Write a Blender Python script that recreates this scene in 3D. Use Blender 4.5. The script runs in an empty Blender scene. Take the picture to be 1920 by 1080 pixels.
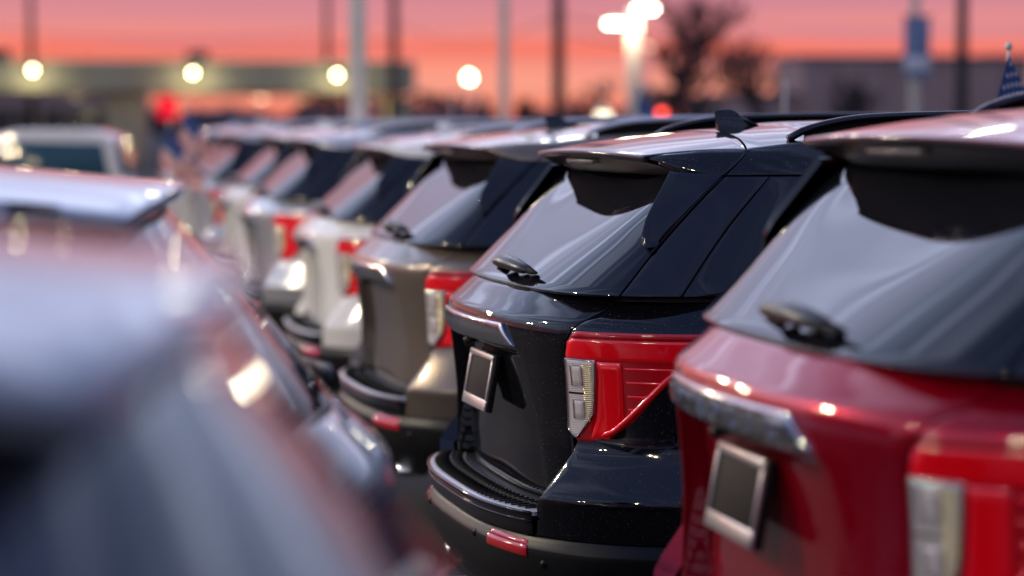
import bpy, bmesh, math, random
from mathutils import Vector, Matrix
random.seed(7)
R = math.radians
sc = bpy.context.scene

# ------------------------------------------------------------------ camera
cam = bpy.data.cameras.new('camera'); cam_o = bpy.data.objects.new('camera', cam)
sc.collection.objects.link(cam_o); sc.camera = cam_o
cam_o.location = (0, 0, 1.74); cam_o.rotation_euler = (R(90 - 3.85), 0, R(-10.9))
cam.lens = 85; cam.sensor_width = 36; cam.clip_start = .05; cam.clip_end = 3000
cam.dof.use_dof = True; cam.dof.focus_distance = 6.95; cam.dof.aperture_fstop = 1.4
cam.dof.aperture_blades = 0
sc.view_settings.view_transform = 'Standard'; sc.view_settings.look = 'None'
sc.view_settings.exposure = 0.0; sc.view_settings.gamma = 1
sc.cycles.use_denoising = True
sc.cycles.max_bounces = 8; sc.cycles.glossy_bounces = 5; sc.cycles.diffuse_bounces = 3
sc.cycles.sample_clamp_indirect = 8.0; sc.cycles.caustics_reflective = False; sc.cycles.caustics_refractive = False

# ------------------------------------------------------------------ sky: afterglow on the +Y horizon, blue dusk behind
world = bpy.data.worlds.new('World'); sc.world = world; world.use_nodes = True
nt = world.node_tree; nt.nodes.clear()
def N(t, typ, **kw):
    n = t.nodes.new(typ)
    for k, v in kw.items(): setattr(n, k, v)
    return n
def math_(t, op, a, b=None, c=None, clamp=False):
    n = N(t, 'ShaderNodeMath', operation=op, use_clamp=clamp)
    for i, v in enumerate((a, b, c)):
        if v is None: continue
        if isinstance(v, (int, float)): n.inputs[i].default_value = v
        else: t.links.new(v, n.inputs[i])
    return n.outputs[0]
def ramp(t, fac, stops, interp='LINEAR'):
    n = N(t, 'ShaderNodeValToRGB'); cr = n.color_ramp; cr.interpolation = interp
    while len(cr.elements) > 1: cr.elements.remove(cr.elements[-1])
    for i, (p, c) in enumerate(stops):
        e = cr.elements[0] if i == 0 else cr.elements.new(p)
        e.position = p; e.color = (*c, 1) if len(c) == 3 else c
    if fac is not None: t.links.new(fac, n.inputs[0])
    return n.outputs[0]
def mixc(t, fac, a, b, mode='MIX'):
    n = N(t, 'ShaderNodeMix', data_type='RGBA', blend_type=mode)
    for sock, v in ((n.inputs[0], fac), (n.inputs[6], a), (n.inputs[7], b)):
        if isinstance(v, (int, float)): sock.default_value = v
        elif isinstance(v, tuple): sock.default_value = (*v, 1)
        else: t.links.new(v, sock)
    return n.outputs[2]
tc = N(nt, 'ShaderNodeTexCoord'); nrm = N(nt, 'ShaderNodeVectorMath', operation='NORMALIZE')
nt.links.new(tc.outputs['Generated'], nrm.inputs[0])
sep = N(nt, 'ShaderNodeSeparateXYZ'); nt.links.new(nrm.outputs[0], sep.inputs[0])
sx, sy, sz = sep.outputs
# long level bands low down: noise squeezed in z wobbles the elevation
mp = N(nt, 'ShaderNodeMapping'); mp.inputs['Scale'].default_value = (3.0, 3.0, 90.0)
nt.links.new(nrm.outputs[0], mp.inputs[0])
nb = N(nt, 'ShaderNodeTexNoise'); nb.inputs['Scale'].default_value = 1.0; nb.inputs['Detail'].default_value = 3
nt.links.new(mp.outputs[0], nb.inputs['Vector'])
wob = math_(nt, 'MULTIPLY', math_(nt, 'SUBTRACT', nb.outputs[0], .5), .006)
ze = math_(nt, 'ADD', sz, wob)
el = math_(nt, 'SQRT', math_(nt, 'MAXIMUM', ze, 0.0))       # sqrt(sin elevation): fine steps near the horizon
def pos(deg): return math.sqrt(math.sin(R(deg)))
west = ramp(nt, el, [(0, (.60, .10, .07)), (pos(.4), (.88, .22, .14)), (pos(.9), (1.0, .37, .26)), (pos(1.35), (1.0, .32, .22)),
    (pos(1.75), (1.0, .18, .10)), (pos(2.1), (.93, .27, .22)), (pos(2.5), (.80, .28, .28)), (pos(3.1), (.66, .25, .30)), (pos(4.2), (.56, .24, .30)),
    (pos(6), (.54, .28, .35)), (pos(9), (.55, .41, .53)), (pos(14), (.70, .76, 1.10)), (pos(22), (.80, .95, 1.42)), (pos(30), (.60, .74, 1.14)), (pos(50), (.24, .32, .62)), (1, (.14, .20, .45))])
east = ramp(nt, el, [(0, (.12, .12, .21)), (pos(3), (.17, .17, .32)), (pos(12), (.25, .27, .52)), (pos(28), (.21, .29, .62)), (pos(50), (.16, .24, .56)), (1, (.14, .20, .45))])
sunf = math_(nt, 'ADD', math_(nt, 'MULTIPLY', sy, .5), .5)
sunf = ramp(nt, sunf, [(.12, (0, 0, 0)), (.45, (.25,) * 3), (.78, (.8,) * 3), (1, (1, 1, 1))], 'EASE')
mp3 = N(nt, 'ShaderNodeMapping'); mp3.inputs['Scale'].default_value = (5.0, 5.0, 260.0); mp3.inputs['Location'].default_value = (3, 1, 2)
nt.links.new(nrm.outputs[0], mp3.inputs[0])
n3 = N(nt, 'ShaderNodeTexNoise'); n3.inputs['Scale'].default_value = 1.0; n3.inputs['Detail'].default_value = 4
nt.links.new(mp3.outputs[0], n3.inputs['Vector'])
stf = math_(nt, 'MULTIPLY', ramp(nt, n3.outputs[0], [(.45, (0, 0, 0)), (.68, (1, 1, 1))], 'EASE'), ramp(nt, sz, [(.012, (0, 0, 0)), (.03, (.75,) * 3), (.12, (.5,) * 3), (.25, (0, 0, 0))]))
west = mixc(nt, stf, west, (.62, .24, .31))
base = mixc(nt, sunf, east, west)
# thin cirrus: planar projection, stretched along the row
zz = math_(nt, 'ADD', math_(nt, 'MAXIMUM', sz, 0.0), .10)
cb = N(nt, 'ShaderNodeCombineXYZ')
nt.links.new(math_(nt, 'DIVIDE', sx, zz), cb.inputs[0]); nt.links.new(math_(nt, 'DIVIDE', sy, zz), cb.inputs[1])
mpr = N(nt, 'ShaderNodeMapping'); mpr.inputs['Rotation'].default_value = (0, 0, R(-17)); nt.links.new(cb.outputs[0], mpr.inputs[0])
mp2 = N(nt, 'ShaderNodeMapping'); mp2.inputs['Scale'].default_value = (4.6, .32, 1); nt.links.new(mpr.outputs[0], mp2.inputs[0])
nc = N(nt, 'ShaderNodeTexNoise'); nc.inputs['Scale'].default_value = 1.3; nc.inputs['Detail'].default_value = 5; nc.inputs['Roughness'].default_value = .55
nc.inputs['Distortion'].default_value = .15
nt.links.new(mp2.outputs[0], nc.inputs['Vector'])
cl = ramp(nt, nc.outputs[0], [(.48, (0, 0, 0)), (.68, (1, 1, 1))], 'EASE')
hi = ramp(nt, math_(nt, 'MAXIMUM', sz, 0.0), [(.11, (0, 0, 0)), (.24, (1, 1, 1)), (.75, (.6,) * 3), (1, (.2,) * 3)])
clf = math_(nt, 'MULTIPLY', math_(nt, 'MULTIPLY', cl, hi), math_(nt, 'ADD', math_(nt, 'MULTIPLY', sunf, .6), .12))
skyc = mixc(nt, clf, base, (2.6, 2.9, 3.9))
# dusk ground side of the dome
gnd = ramp(nt, math_(nt, 'ADD', math_(nt, 'MULTIPLY', sz, 20.0), 1.0, clamp=True), [(0, (.03, .03, .035)), (.9, (.12, .05, .05)), (1, (1, 1, 1))])
skyc = mixc(nt, 1.0, skyc, gnd, 'MULTIPLY')
bg = N(nt, 'ShaderNodeBackground'); nt.links.new(skyc, bg.inputs[0]); bg.inputs[1].default_value = 1.0
wo = N(nt, 'ShaderNodeOutputWorld'); nt.links.new(bg.outputs[0], wo.inputs[0])

# the sun has set: only a faint warm glow grazes in from the afterglow
sl = bpy.data.lights.new('sun', 'SUN'); sl.energy = .06; sl.angle = R(50); sl.color = (1, .45, .35)
so = bpy.data.objects.new('sun', sl); sc.collection.objects.link(so)
so.rotation_euler = Vector((.05, 1, .05)).to_track_quat('Z', 'Y').to_euler()

# ------------------------------------------------------------------ materials
def principled(name, col, rough=.5, metal=0., coat=0., coat_rough=.03, spec=.5, ior=1.5, bump=None, var=None, rvar=None, trans=0., alpha=1.):
    m = bpy.data.materials.new(name); m.use_nodes = True; t = m.node_tree; b = t.nodes['Principled BSDF']
    b.inputs['Base Color'].default_value = (*col, 1); b.inputs['Roughness'].default_value = rough
    b.inputs['Metallic'].default_value = metal; b.inputs['Coat Weight'].default_value = coat
    b.inputs['Coat Roughness'].default_value = coat_rough; b.inputs['Specular IOR Level'].default_value = spec
    b.inputs['IOR'].default_value = ior; b.inputs['Transmission Weight'].default_value = trans
    tcn = N(t, 'ShaderNodeTexCoord')
    if var:      # (scale, amount): mottled dirt / tone
        n = N(t, 'ShaderNodeTexNoise'); n.inputs['Scale'].default_value = var[0]; n.inputs['Detail'].default_value = 6
        t.links.new(tcn.outputs['Object'], n.inputs['Vector'])
        lo = tuple(c * (1 - var[1]) for c in col); hi_ = tuple(min(1, c * (1 + var[1])) for c in col)
        t.links.new(ramp(t, n.outputs[0], [(.3, lo), (.7, hi_)]), b.inputs['Base Color'])
    if rvar:     # (scale, lo, hi)
        n = N(t, 'ShaderNodeTexNoise'); n.inputs['Scale'].default_value = rvar[0]; n.inputs['Detail'].default_value = 7
        t.links.new(tcn.outputs['Object'], n.inputs['Vector'])
        mr = N(t, 'ShaderNodeMapRange'); mr.inputs['From Min'].default_value = .35; mr.inputs['From Max'].default_value = .7
        mr.inputs['To Min'].default_value = rvar[1]; mr.inputs['To Max'].default_value = rvar[2]
        t.links.new(n.outputs[0], mr.inputs[0]); t.links.new(mr.outputs[0], b.inputs['Coat Roughness' if coat else 'Roughness'])
    if bump:     # (scale, strength, distance)
        n = N(t, 'ShaderNodeTexNoise'); n.inputs['Scale'].default_value = bump[0]; n.inputs['Detail'].default_value = 4
        t.links.new(tcn.outputs['Object'], n.inputs['Vector'])
        bp = N(t, 'ShaderNodeBump'); bp.inputs['Strength'].default_value = bump[1]; bp.inputs['Distance'].default_value = bump[2]
        t.links.new(n.outputs[0], bp.inputs['Height']); t.links.new(bp.outputs[0], b.inputs['Normal'])
    return m
def emis(name, col, s):
    m = bpy.data.materials.new(name); m.use_nodes = True; t = m.node_tree; t.nodes.clear()
    e = N(t, 'ShaderNodeEmission'); e.inputs[0].default_value = (*col, 1); e.inputs[1].default_value = s
    o = N(t, 'ShaderNodeOutputMaterial'); t.links.new(e.outputs[0], o.inputs[0]); return m
def paint(name, col, metal=.0, dust=True):
    m = principled(name, col, rough=.32, metal=metal, coat=1.0, coat_rough=.03, rvar=(2.5, .02, .07))
    t = m.node_tree; b = t.nodes['Principled BSDF']
    # a thin film of road dust: pale specks in the clear coat
    tcn = N(t, 'ShaderNodeTexCoord'); v = N(t, 'ShaderNodeTexNoise'); v.inputs['Scale'].default_value = 230; v.inputs['Detail'].default_value = 1
    t.links.new(tcn.outputs['Object'], v.inputs['Vector'])
    sp = ramp(t, v.outputs[0], [(.70, (0, 0, 0)), (.78, (.35,) * 3)])
    t.links.new(mixc(t, sp, col, (.35, .32, .30)), b.inputs['Base Color'])
    b.inputs['Specular IOR Level'].default_value = .0
    return m
P_BLACK = paint('black paint', (.004, .004, .006)); P_RED = paint('metallic red paint', (.32, .001, .012), .45)
P_TAN = paint('bronze grey metallic paint', (.185, .15, .115), .6); P_WHITE = paint('white paint', (.74, .72, .68))
P_SILVER = paint('silver metallic paint', (.50, .51, .53), .6); P_SLATE = paint('blue-grey silver paint', (.20, .22, .27), .2); P_PEARL = paint('pearl grey paint', (.42, .43, .46), .3)
GLASS = principled('privacy glass', (.006, .007, .010), rough=.02, coat=0, spec=.5, rvar=(3, .012, .04))
GLASS2 = principled('coated tinted glass', (.02, .022, .03), rough=.03, spec=1.0, rvar=(3, .02, .05))
GLOSS = principled('gloss black trim', (.004, .004, .006), rough=.05, rvar=(4, .03, .08), bump=(700, .03, .001))
BLADE = principled('satin black trim', (.006, .007, .012), rough=.13)
PLASTIC = principled('grained black plastic', (.006, .006, .0065), rough=.42, spec=.25, bump=(420, .25, .001), var=(3, .3))
SMOKE = principled('smoked lamp lens', (.10, .085, .08), rough=.2)
WIPER = principled('dusty wiper cover', (.035, .034, .033), rough=.34)
RAIL = principled('satin silver rail', (.58, .59, .64), rough=.32, metal=.15)
DARK = principled('dark seal rubber', (.004, .004, .004), rough=.8, spec=.2)
CHROME = principled('brushed chrome', (.62, .61, .60), rough=.12, metal=1, rvar=(30, .06, .2))
CHROMEP = principled('chromed plastic', (.75, .72, .70), rough=.33, metal=.85, coat=.6)
SATIN = principled('satin silver metal', (.5, .5, .5), rough=.28, metal=1)
REDL = principled('red lamp plastic', (1.0, .002, .010), rough=.12, coat=1, coat_rough=.02, spec=.6)
REDH = principled('deep red lamp lens', (.50, .001, .006), rough=.08, coat=1, coat_rough=.02)
CLEAR = principled('clear ribbed lens', (.92, .86, .76), rough=.10, metal=.45, coat=1)
RUBBER = principled('tyre rubber', (.012, .012, .012), rough=.8)
PLATE = principled('dark dealer plate insert', (.012, .008, .008), rough=.7, spec=.2)
STEPM = principled('silvery grey step pad', (.52, .54, .60), rough=.33, metal=.3, coat=.6)
HLAMP = principled('headlamp glass', (.35, .36, .38), rough=.08, metal=.5, coat=1)
def lens_ribs(m, scale, strength):
    t = m.node_tree; b = t.nodes['Principled BSDF']; tcn = N(t, 'ShaderNodeTexCoord')
    w = N(t, 'ShaderNodeTexWave', bands_direction='Z'); w.inputs['Scale'].default_value = scale
    t.links.new(tcn.outputs['Object'], w.inputs['Vector'])
    bp = N(t, 'ShaderNodeBump'); bp.inputs['Strength'].default_value = strength; bp.inputs['Distance'].default_value = .002
    t.links.new(w.outputs['Fac'], bp.inputs['Height']); t.links.new(bp.outputs[0], b.inputs['Normal'])
FLUTE = principled('amber fluted lens', (1.0, .80, .42), rough=.15, metal=.5, coat=1)
BULB = principled('frosted bulb cover', (.62, .56, .52), rough=.22, coat=1)
lens_ribs(CLEAR, 60, .25); lens_ribs(FLUTE, 55, 1.0)

# ------------------------------------------------------------------ mesh helpers
def link(o, parent=None):
    sc.collection.objects.link(o)
    if parent is not None: o.parent = parent
    return o
def mesh_obj(name, vs, fs, mat, parent=None, smooth=True):
    me = bpy.data.meshes.new(name); me.from_pydata([tuple(v) for v in vs], [], fs); me.validate(); me.update()
    if mat is not None: me.materials.append(mat)
    me.polygons.foreach_set('use_smooth', [smooth] * len(me.polygons))
    return link(bpy.data.objects.new(name, me), parent)
def empty(name, loc=(0, 0, 0), rz=0., **tags):
    o = bpy.data.objects.new(name, None); o.location = loc; o.rotation_euler = (0, 0, rz); o.empty_display_size = .2
    link(o); tag(o, **tags); return o
def tag(o, label=None, category=None, group=None, kind=None):
    for k, v in (('label', label), ('category', category), ('group', group), ('kind', kind)):
        if v: o[k] = v
    return o
def lerp(a, b, t): return a + (b - a) * t
def pchip(xs, ys):
    h = [xs[i + 1] - xs[i] for i in range(len(xs) - 1)]; d = [(ys[i + 1] - ys[i]) / h[i] for i in range(len(h))]
    m = [0.0] * len(xs)
    for i in range(1, len(xs) - 1):
        if d[i - 1] * d[i] > 0:
            w1 = 2 * h[i] + h[i - 1]; w2 = h[i] + 2 * h[i - 1]; m[i] = (w1 + w2) / (w1 / d[i - 1] + w2 / d[i])
    m[0] = d[0]; m[-1] = d[-1]
    def f(x):
        x = min(max(x, xs[0]), xs[-1]); i = 0
        while i < len(h) - 1 and x > xs[i + 1]: i += 1
        t = (x - xs[i]) / h[i]
        return (1 + 2 * t) * (1 - t) ** 2 * ys[i] + t * (1 - t) ** 2 * h[i] * m[i] + t * t * (3 - 2 * t) * ys[i + 1] + t * t * (t - 1) * h[i] * m[i + 1]
    return f
def plin(pts):
    """piecewise-linear curve through points, parameter by length"""
    pts = [Vector(p) for p in pts]; L = [0.]
    for a, b in zip(pts, pts[1:]): L.append(L[-1] + (b - a).length)
    def f(t):
        s = t * L[-1]
        for i in range(len(pts) - 1):
            if s <= L[i + 1] + 1e-12 or i == len(pts) - 2:
                k = (s - L[i]) / max(1e-9, L[i + 1] - L[i]); return pts[i].lerp(pts[i + 1], min(1, max(0, k)))
    return f
def tabz(pts):
    """value as a function of z through (value, z) points"""
    pts = sorted(pts, key=lambda p: p[1])
    def f(z):
        if z <= pts[0][1]: return pts[0][0]
        for (a, za), (b, zb) in zip(pts, pts[1:]):
            if z <= zb: return lerp(a, b, (z - za) / (zb - za))
        return pts[-1][0]
    return f
CEN = Vector((2.4, 0, .9))
def grid_patch(name, fn, us, vs, mat, parent=None, off=0., rim=.012, rnd=.0015, ref=CEN, smooth=True, edge=True):
    """sheet of a panel from fn(u, v), pushed out by off, its border turned in by rim with a small round"""
    def eps(l):
        e = .004; return [l[0], lerp(l[0], l[1], .15)] + list(l[1:-1]) + [lerp(l[-1], l[-2], .15), l[-1]]
    if edge: us, vs = eps(us), eps(vs)
    nu, nv = len(us), len(vs); P = [[Vector(fn(u, v)) for v in vs] for u in us]; V = []; Nn = []
    h = 1e-3
    for i, u in enumerate(us):
        for j, v in enumerate(vs):
            i0, i1, j0, j1 = max(i - 1, 0), min(i + 1, nu - 1), max(j - 1, 0), min(j + 1, nv - 1)
            du = P[i1][j] - P[i0][j]; dv = P[i][j1] - P[i][j0]; n = du.cross(dv)
            if n.length < 1e-12: n = P[i][j] - ref
            n.normalize()
            if n.dot(P[i][j] - ref) < 0: n.negate()
            Nn.append(n); bord = i in (0, nu - 1) or j in (0, nv - 1)
            V.append(P[i][j] + n * (off - (rnd if bord else 0)))
    F = []
    for i in range(nu - 1):
        for j in range(nv - 1):
            a, b, c, d = i * nv + j, (i + 1) * nv + j, (i + 1) * nv + j + 1, i * nv + j + 1
            q = [a, b, c, d]
            pts = [V[k] for k in q]
            uq = []
            for k in q:
                if all((V[k] - V[m]).length > 1e-5 for m in uq): uq.append(k)
            if len(uq) < 3: continue
            nn = (V[uq[1]] - V[uq[0]]).cross(V[uq[2]] - V[uq[0]])
            if nn.dot(Nn[a]) < 0: uq.reverse()
            F.append(uq)
    if rim:
        loop = [i * nv for i in range(nu)] + [(nu - 1) * nv + j for j in range(1, nv)] + [i * nv + nv - 1 for i in range(nu - 2, -1, -1)] + [j for j in range(nv - 2, 0, -1)]
        b0 = len(V); V += [V[k] - Nn[k] * rim for k in loop]; n = len(loop); b1 = len(V)
        V += [V[k].copy() for k in loop]       # split ring: crisp shading where the return starts
        for k in range(n):
            m = (k + 1) % n
            if (V[loop[k]] - V[loop[m]]).length < 1e-6: continue
            F.append([b1 + k, b1 + m, b0 + m, b0 + k])
    return mesh_obj(name, V, F, mat, parent, smooth)
def lin(n, a=0., b=1.): return [a + (b - a) * i / (n - 1) for i in range(n)]
def box_vf(c, s, M=None):
    x, y, z = s; pts = [Vector((sx_ * x / 2, sy_ * y / 2, sz_ * z / 2)) for sx_ in (-1, 1) for sy_ in (-1, 1) for sz_ in (-1, 1)]
    if M is not None: pts = [M @ p for p in pts]
    return [p + Vector(c) for p in pts], [[0, 1, 3, 2], [4, 6, 7, 5], [0, 4, 5, 1], [2, 3, 7, 6], [0, 2, 6, 4], [1, 5, 7, 3]]
def join(vfs):
    V, F = [], []
    for v, f in vfs:
        b = len(V); V += list(v); F += [[i + b for i in q] for q in f]
    return V, F
def bevel_obj(name, vf, mat, parent=None, w=.004, seg=2, smooth=True):
    bm = bmesh.new(); vs = [bm.verts.new(v) for v in vf[0]]
    for q in vf[1]:
        try: bm.faces.new([vs[i] for i in q])
        except ValueError: pass
    bmesh.ops.recalc_face_normals(bm, faces=bm.faces)
    if w: bmesh.ops.bevel(bm, geom=list(bm.edges), offset=w, segments=seg, affect='EDGES', profile=.5, clamp_overlap=True)
    me = bpy.data.meshes.new(name); bm.to_mesh(me); bm.free(); me.materials.append(mat)
    if smooth:
        me.polygons.foreach_set('use_smooth', [True] * len(me.polygons))
        me.set_sharp_from_angle(angle=R(50))
    return link(bpy.data.objects.new(name, me), parent)
def tube_vf(path, rad, seg=10, sq=1.0, caps=True):
    """tube along a path; rad number or list; sq squashes the second axis"""
    path = [Vector(p) for p in path]; n = len(path); V, F = [], []
    rad = rad if isinstance(rad, (list, tuple)) else [rad] * n; up = None
    for i in range(n):
        t = (path[min(i + 1, n - 1)] - path[max(i - 1, 0)]).normalized()
        if up is None: up = Vector((0, 0, 1)) if abs(t.z) < .9 else Vector((1, 0, 0))
        s = t.cross(up).normalized(); w = s.cross(t).normalized(); up = w
        for k in range(seg):
            a = 2 * math.pi * k / seg; V.append(path[i] + s * math.cos(a) * rad[i] + w * math.sin(a) * rad[i] * sq)
    for i in range(n - 1):
        for k in range(seg):
            a, b = i * seg + k, i * seg + (k + 1) % seg; F.append([a, b, b + seg, a + seg])
    if caps: F += [list(range(seg))[::-1], [(n - 1) * seg + k for k in range(seg)]]
    return V, F
def lathe_vf(prof, seg=32):
    """(radius, y) profile turned round the y axis"""
    V, F = [], []
    for r, y in prof:
        for k in range(seg):
            a = 2 * math.pi * k / seg; V.append(Vector((r * math.cos(a), y, r * math.sin(a))))
    for i in range(len(prof) - 1):
        for k in range(seg):
            a, b = i * seg + k, i * seg + (k + 1) % seg; F.append([a, b, b + seg, a + seg])
    return V, F

# ------------------------------------------------------------------ car body surfaces (x forward from the rear bumper, y left, z up)
def se_pt(p, W, n, D):
    th = p * math.pi / 2; c, s = abs(math.cos(th)), abs(math.sin(th)); r = 1 / ((c ** n + s ** n) ** (1 / n))
    return D * (1 - r * c), W * r * s
class Shape:
    def __init__(s, body, green, belt, zroof, length, D=(.95, .8), nb=3.0, hood=((0, 0),), front=None, gfront=None):
        s.bx = pchip([b[0] for b in body], [b[1] for b in body]); s.bw = pchip([b[0] for b in body], [b[2] for b in body])
        s.gx = pchip([b[0] for b in green], [b[1] for b in green]); s.gw = pchip([b[0] for b in green], [b[2] for b in green])
        s.gn = pchip([b[0] for b in green], [b[3] for b in green])
        s.fx = pchip([b[0] for b in front], [b[1] for b in front]); s.gf = pchip([b[0] for b in gfront], [b[1] for b in gfront])
        s.hood = pchip([b[0] for b in hood], [b[1] for b in hood]); s.belt = belt; s.zr = zroof; s.D = D; s.nb = nb; s.L = length
    def ztop(s, x): return s.hood(x)
    def _o(s, p, xr, xf, W, n, D, nf, Df):
        sg = -1 if p >= 0 else 1; p = abs(p)          # p > 0: right side (y < 0)
        if p <= 1: dx, y = se_pt(p, W, n, D); return xr + dx, sg * y
        if p <= 2: return lerp(xr + D, xf - Df, p - 1), sg * W
        dx, y = se_pt(3 - p, W, nf, Df); return xf - dx, sg * y
    def body(s, p, z):
        x, y = s._o(p, s.bx(z), s.fx(z), s.bw(z), s.nb, s.D[0], 2.8, .9)
        zt = s.ztop(x); z2 = .25 + (z - .25) * (zt - .25) / (s.belt - .25) if zt < s.belt else z
        return Vector((x, y, z2))
    def green(s, p, z):
        x, y = s._o(p, s.gx(z), s.gf(z), s.gw(z), s.gn(z), s.D[1], 2.6, .75)
        zt = s.ztop(x)
        if zt < s.belt: z = lerp(zt, s.zr, (z - s.belt) / (s.zr - s.belt)) if z > s.belt else zt - (s.belt - z)
        return Vector((x, y, z))
    def p_at_x(s, x, z, fn=None):
        fn = fn or s.body; lo, hi = 0., 3.
        for _ in range(30):
            m = (lo + hi) / 2
            if fn(m, z).x < x: lo = m
            else: hi = m
        return lo

def arch_z(x, cx, r=.44, cz=.39):
    d = abs(x - cx); return cz + math.sqrt(r * r - d * d) if d < r else 0.
def side_sheet(S, name, L, Rr, z0, z1, zk, nu, mat, parent, sg, arches=(), fn=None, rim=.012, off=0., gap=0.):
    """side panel between two vertical seams L(z), R(z); cut by the wheel arches"""
    fn = fn or S.body
    us = lin(nu); zs = sorted(set([z0, z1] + [z for z in zk if z0 < z < z1]))
    def f(u, v):
        pm = lerp(L(.55 if z0 < .55 else z0), Rr(.55 if z0 < .55 else z0), u)
        x = fn(pm, .55).x if arches else 0
        zl = max([z0] + [arch_z(x, c) for c in arches]); z = max(v, min(zl, z1))
        return fn(sg * lerp(L(z), Rr(z), u), z)
    return grid_patch(name, f, us, zs, mat, parent, rim=rim, off=off, edge=True)

def make_wheel(parent, x, y, r=.39, w=.25):
    """wheel > tyre, rim: tyre centred on the axle, outer face away from the car's middle"""
    o = -1 if y < 0 else 1
    wh = bpy.data.objects.new('wheel', None); link(wh, parent); wh.location = (x, y, r)
    prof = [(r * .66, -w / 2), (r * .92, -w / 2), (r * .985, -w * .42), (r, -w * .3), (r, w * .3), (r * .985, w * .42), (r * .92, w / 2), (r * .66, w / 2)]
    v, f = lathe_vf(prof, 36); mesh_obj('tyre', v, f, RUBBER, wh)
    v, f = lathe_vf([(r * .67, -w / 2), (r * .64, 0), (r * .60, o * w * .1), (r * .67, o * w * .46)], 36)
    parts = [(v, f)]
    for k in range(5):
        for d in (-.11, .11):
            a = 2 * math.pi * k / 5 + d; M = Matrix.Rotation(-a, 3, 'Y')
            parts.append(box_vf(M @ Vector((r * .36, o * w * .38, 0)), (r * .56, .03, .035), M))
    parts.append(lathe_vf([(.001, o * w * .44), (.06, o * w * .42), (.065, o * w * .3)], 20))
    v, f = join(parts); mesh_obj('rim', v, f, SATIN, wh, smooth=False)
    return wh

# ------------------------------------------------------------------ the SUV of the right-hand row
SUV = Shape(
    body=[(.25, .16, .93), (.35, .07, .965), (.45, .02, .98), (.55, .012, .985), (.60, .010, .990), (.655, .0, 1.0), (.672, .006, .998), (.84, .085, .975), (1.0, .075, .975),
          (1.14, .06, .975), (1.165, .065, .965), (1.20, .10, .94), (1.25, .15, .905)],
    green=[(1.25, .155, .90, 4.0), (1.40, .29, .86, 4.6), (1.59, .49, .81, 6.0), (1.66, .57, .78, 6.0)],
    belt=1.25, zroof=1.66, length=5.03, hood=[(0, 1.25), (3.1, 1.25), (3.5, 1.22), (4.0, 1.14), (4.5, 1.07), (4.95, .99), (5.1, .96)],
    front=[(.25, 4.86), (.45, 4.98), (.6, 5.02), (.9, 5.03), (1.1, 5.0), (1.2, 4.96), (1.25, 4.90)],
    gfront=[(1.20, 4.05), (1.25, 3.95), (1.40, 3.62), (1.59, 3.16), (1.66, 3.02)])
def suv_roof_z(x, y):
    zc = pchip([.5, .83, .93, 1.2, 1.8, 2.5, 3.1], [1.682, 1.722, 1.733, 1.748, 1.757, 1.745, 1.675])(x)
    z = zc - .040 * (abs(y) / .72) ** 2.4
    if x > 1.0: z += .006 * min(1, (x - 1.0) / .12) * math.cos(abs(y) * 2 * math.pi / .155) * (1 if abs(y) < .55 else 0)
    return z
GSEAM = tabz([(.40, .545), (.406, .624), (.422, .674), (.437, .766), (.447, .82), (.434, .85), (.434, 1.10), (.450, 1.15), (.467, 1.172), (.500, 1.215), (.533, 1.249)])
WSEAM = tabz([(.533, 1.249), (.549, 1.60)])
QSEAM = tabz([(.652, 1.249), (.629, 1.60)])

def recess(y, z):
    e = lerp(.47, .615, min(1, max(0, (1.07 - z) / .43))); t = (e - abs(y)) / .045
    t = min(1, max(0, t)); t = t * t * (3 - 2 * t)
    zt = min(1, max(0, (1.075 - z) / .03)); zt = zt * zt * (3 - 2 * zt)
    return .060 * t * zt + (.012 * t * min(1, max(0, (1.03 - z) / .2))) * zt

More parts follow.
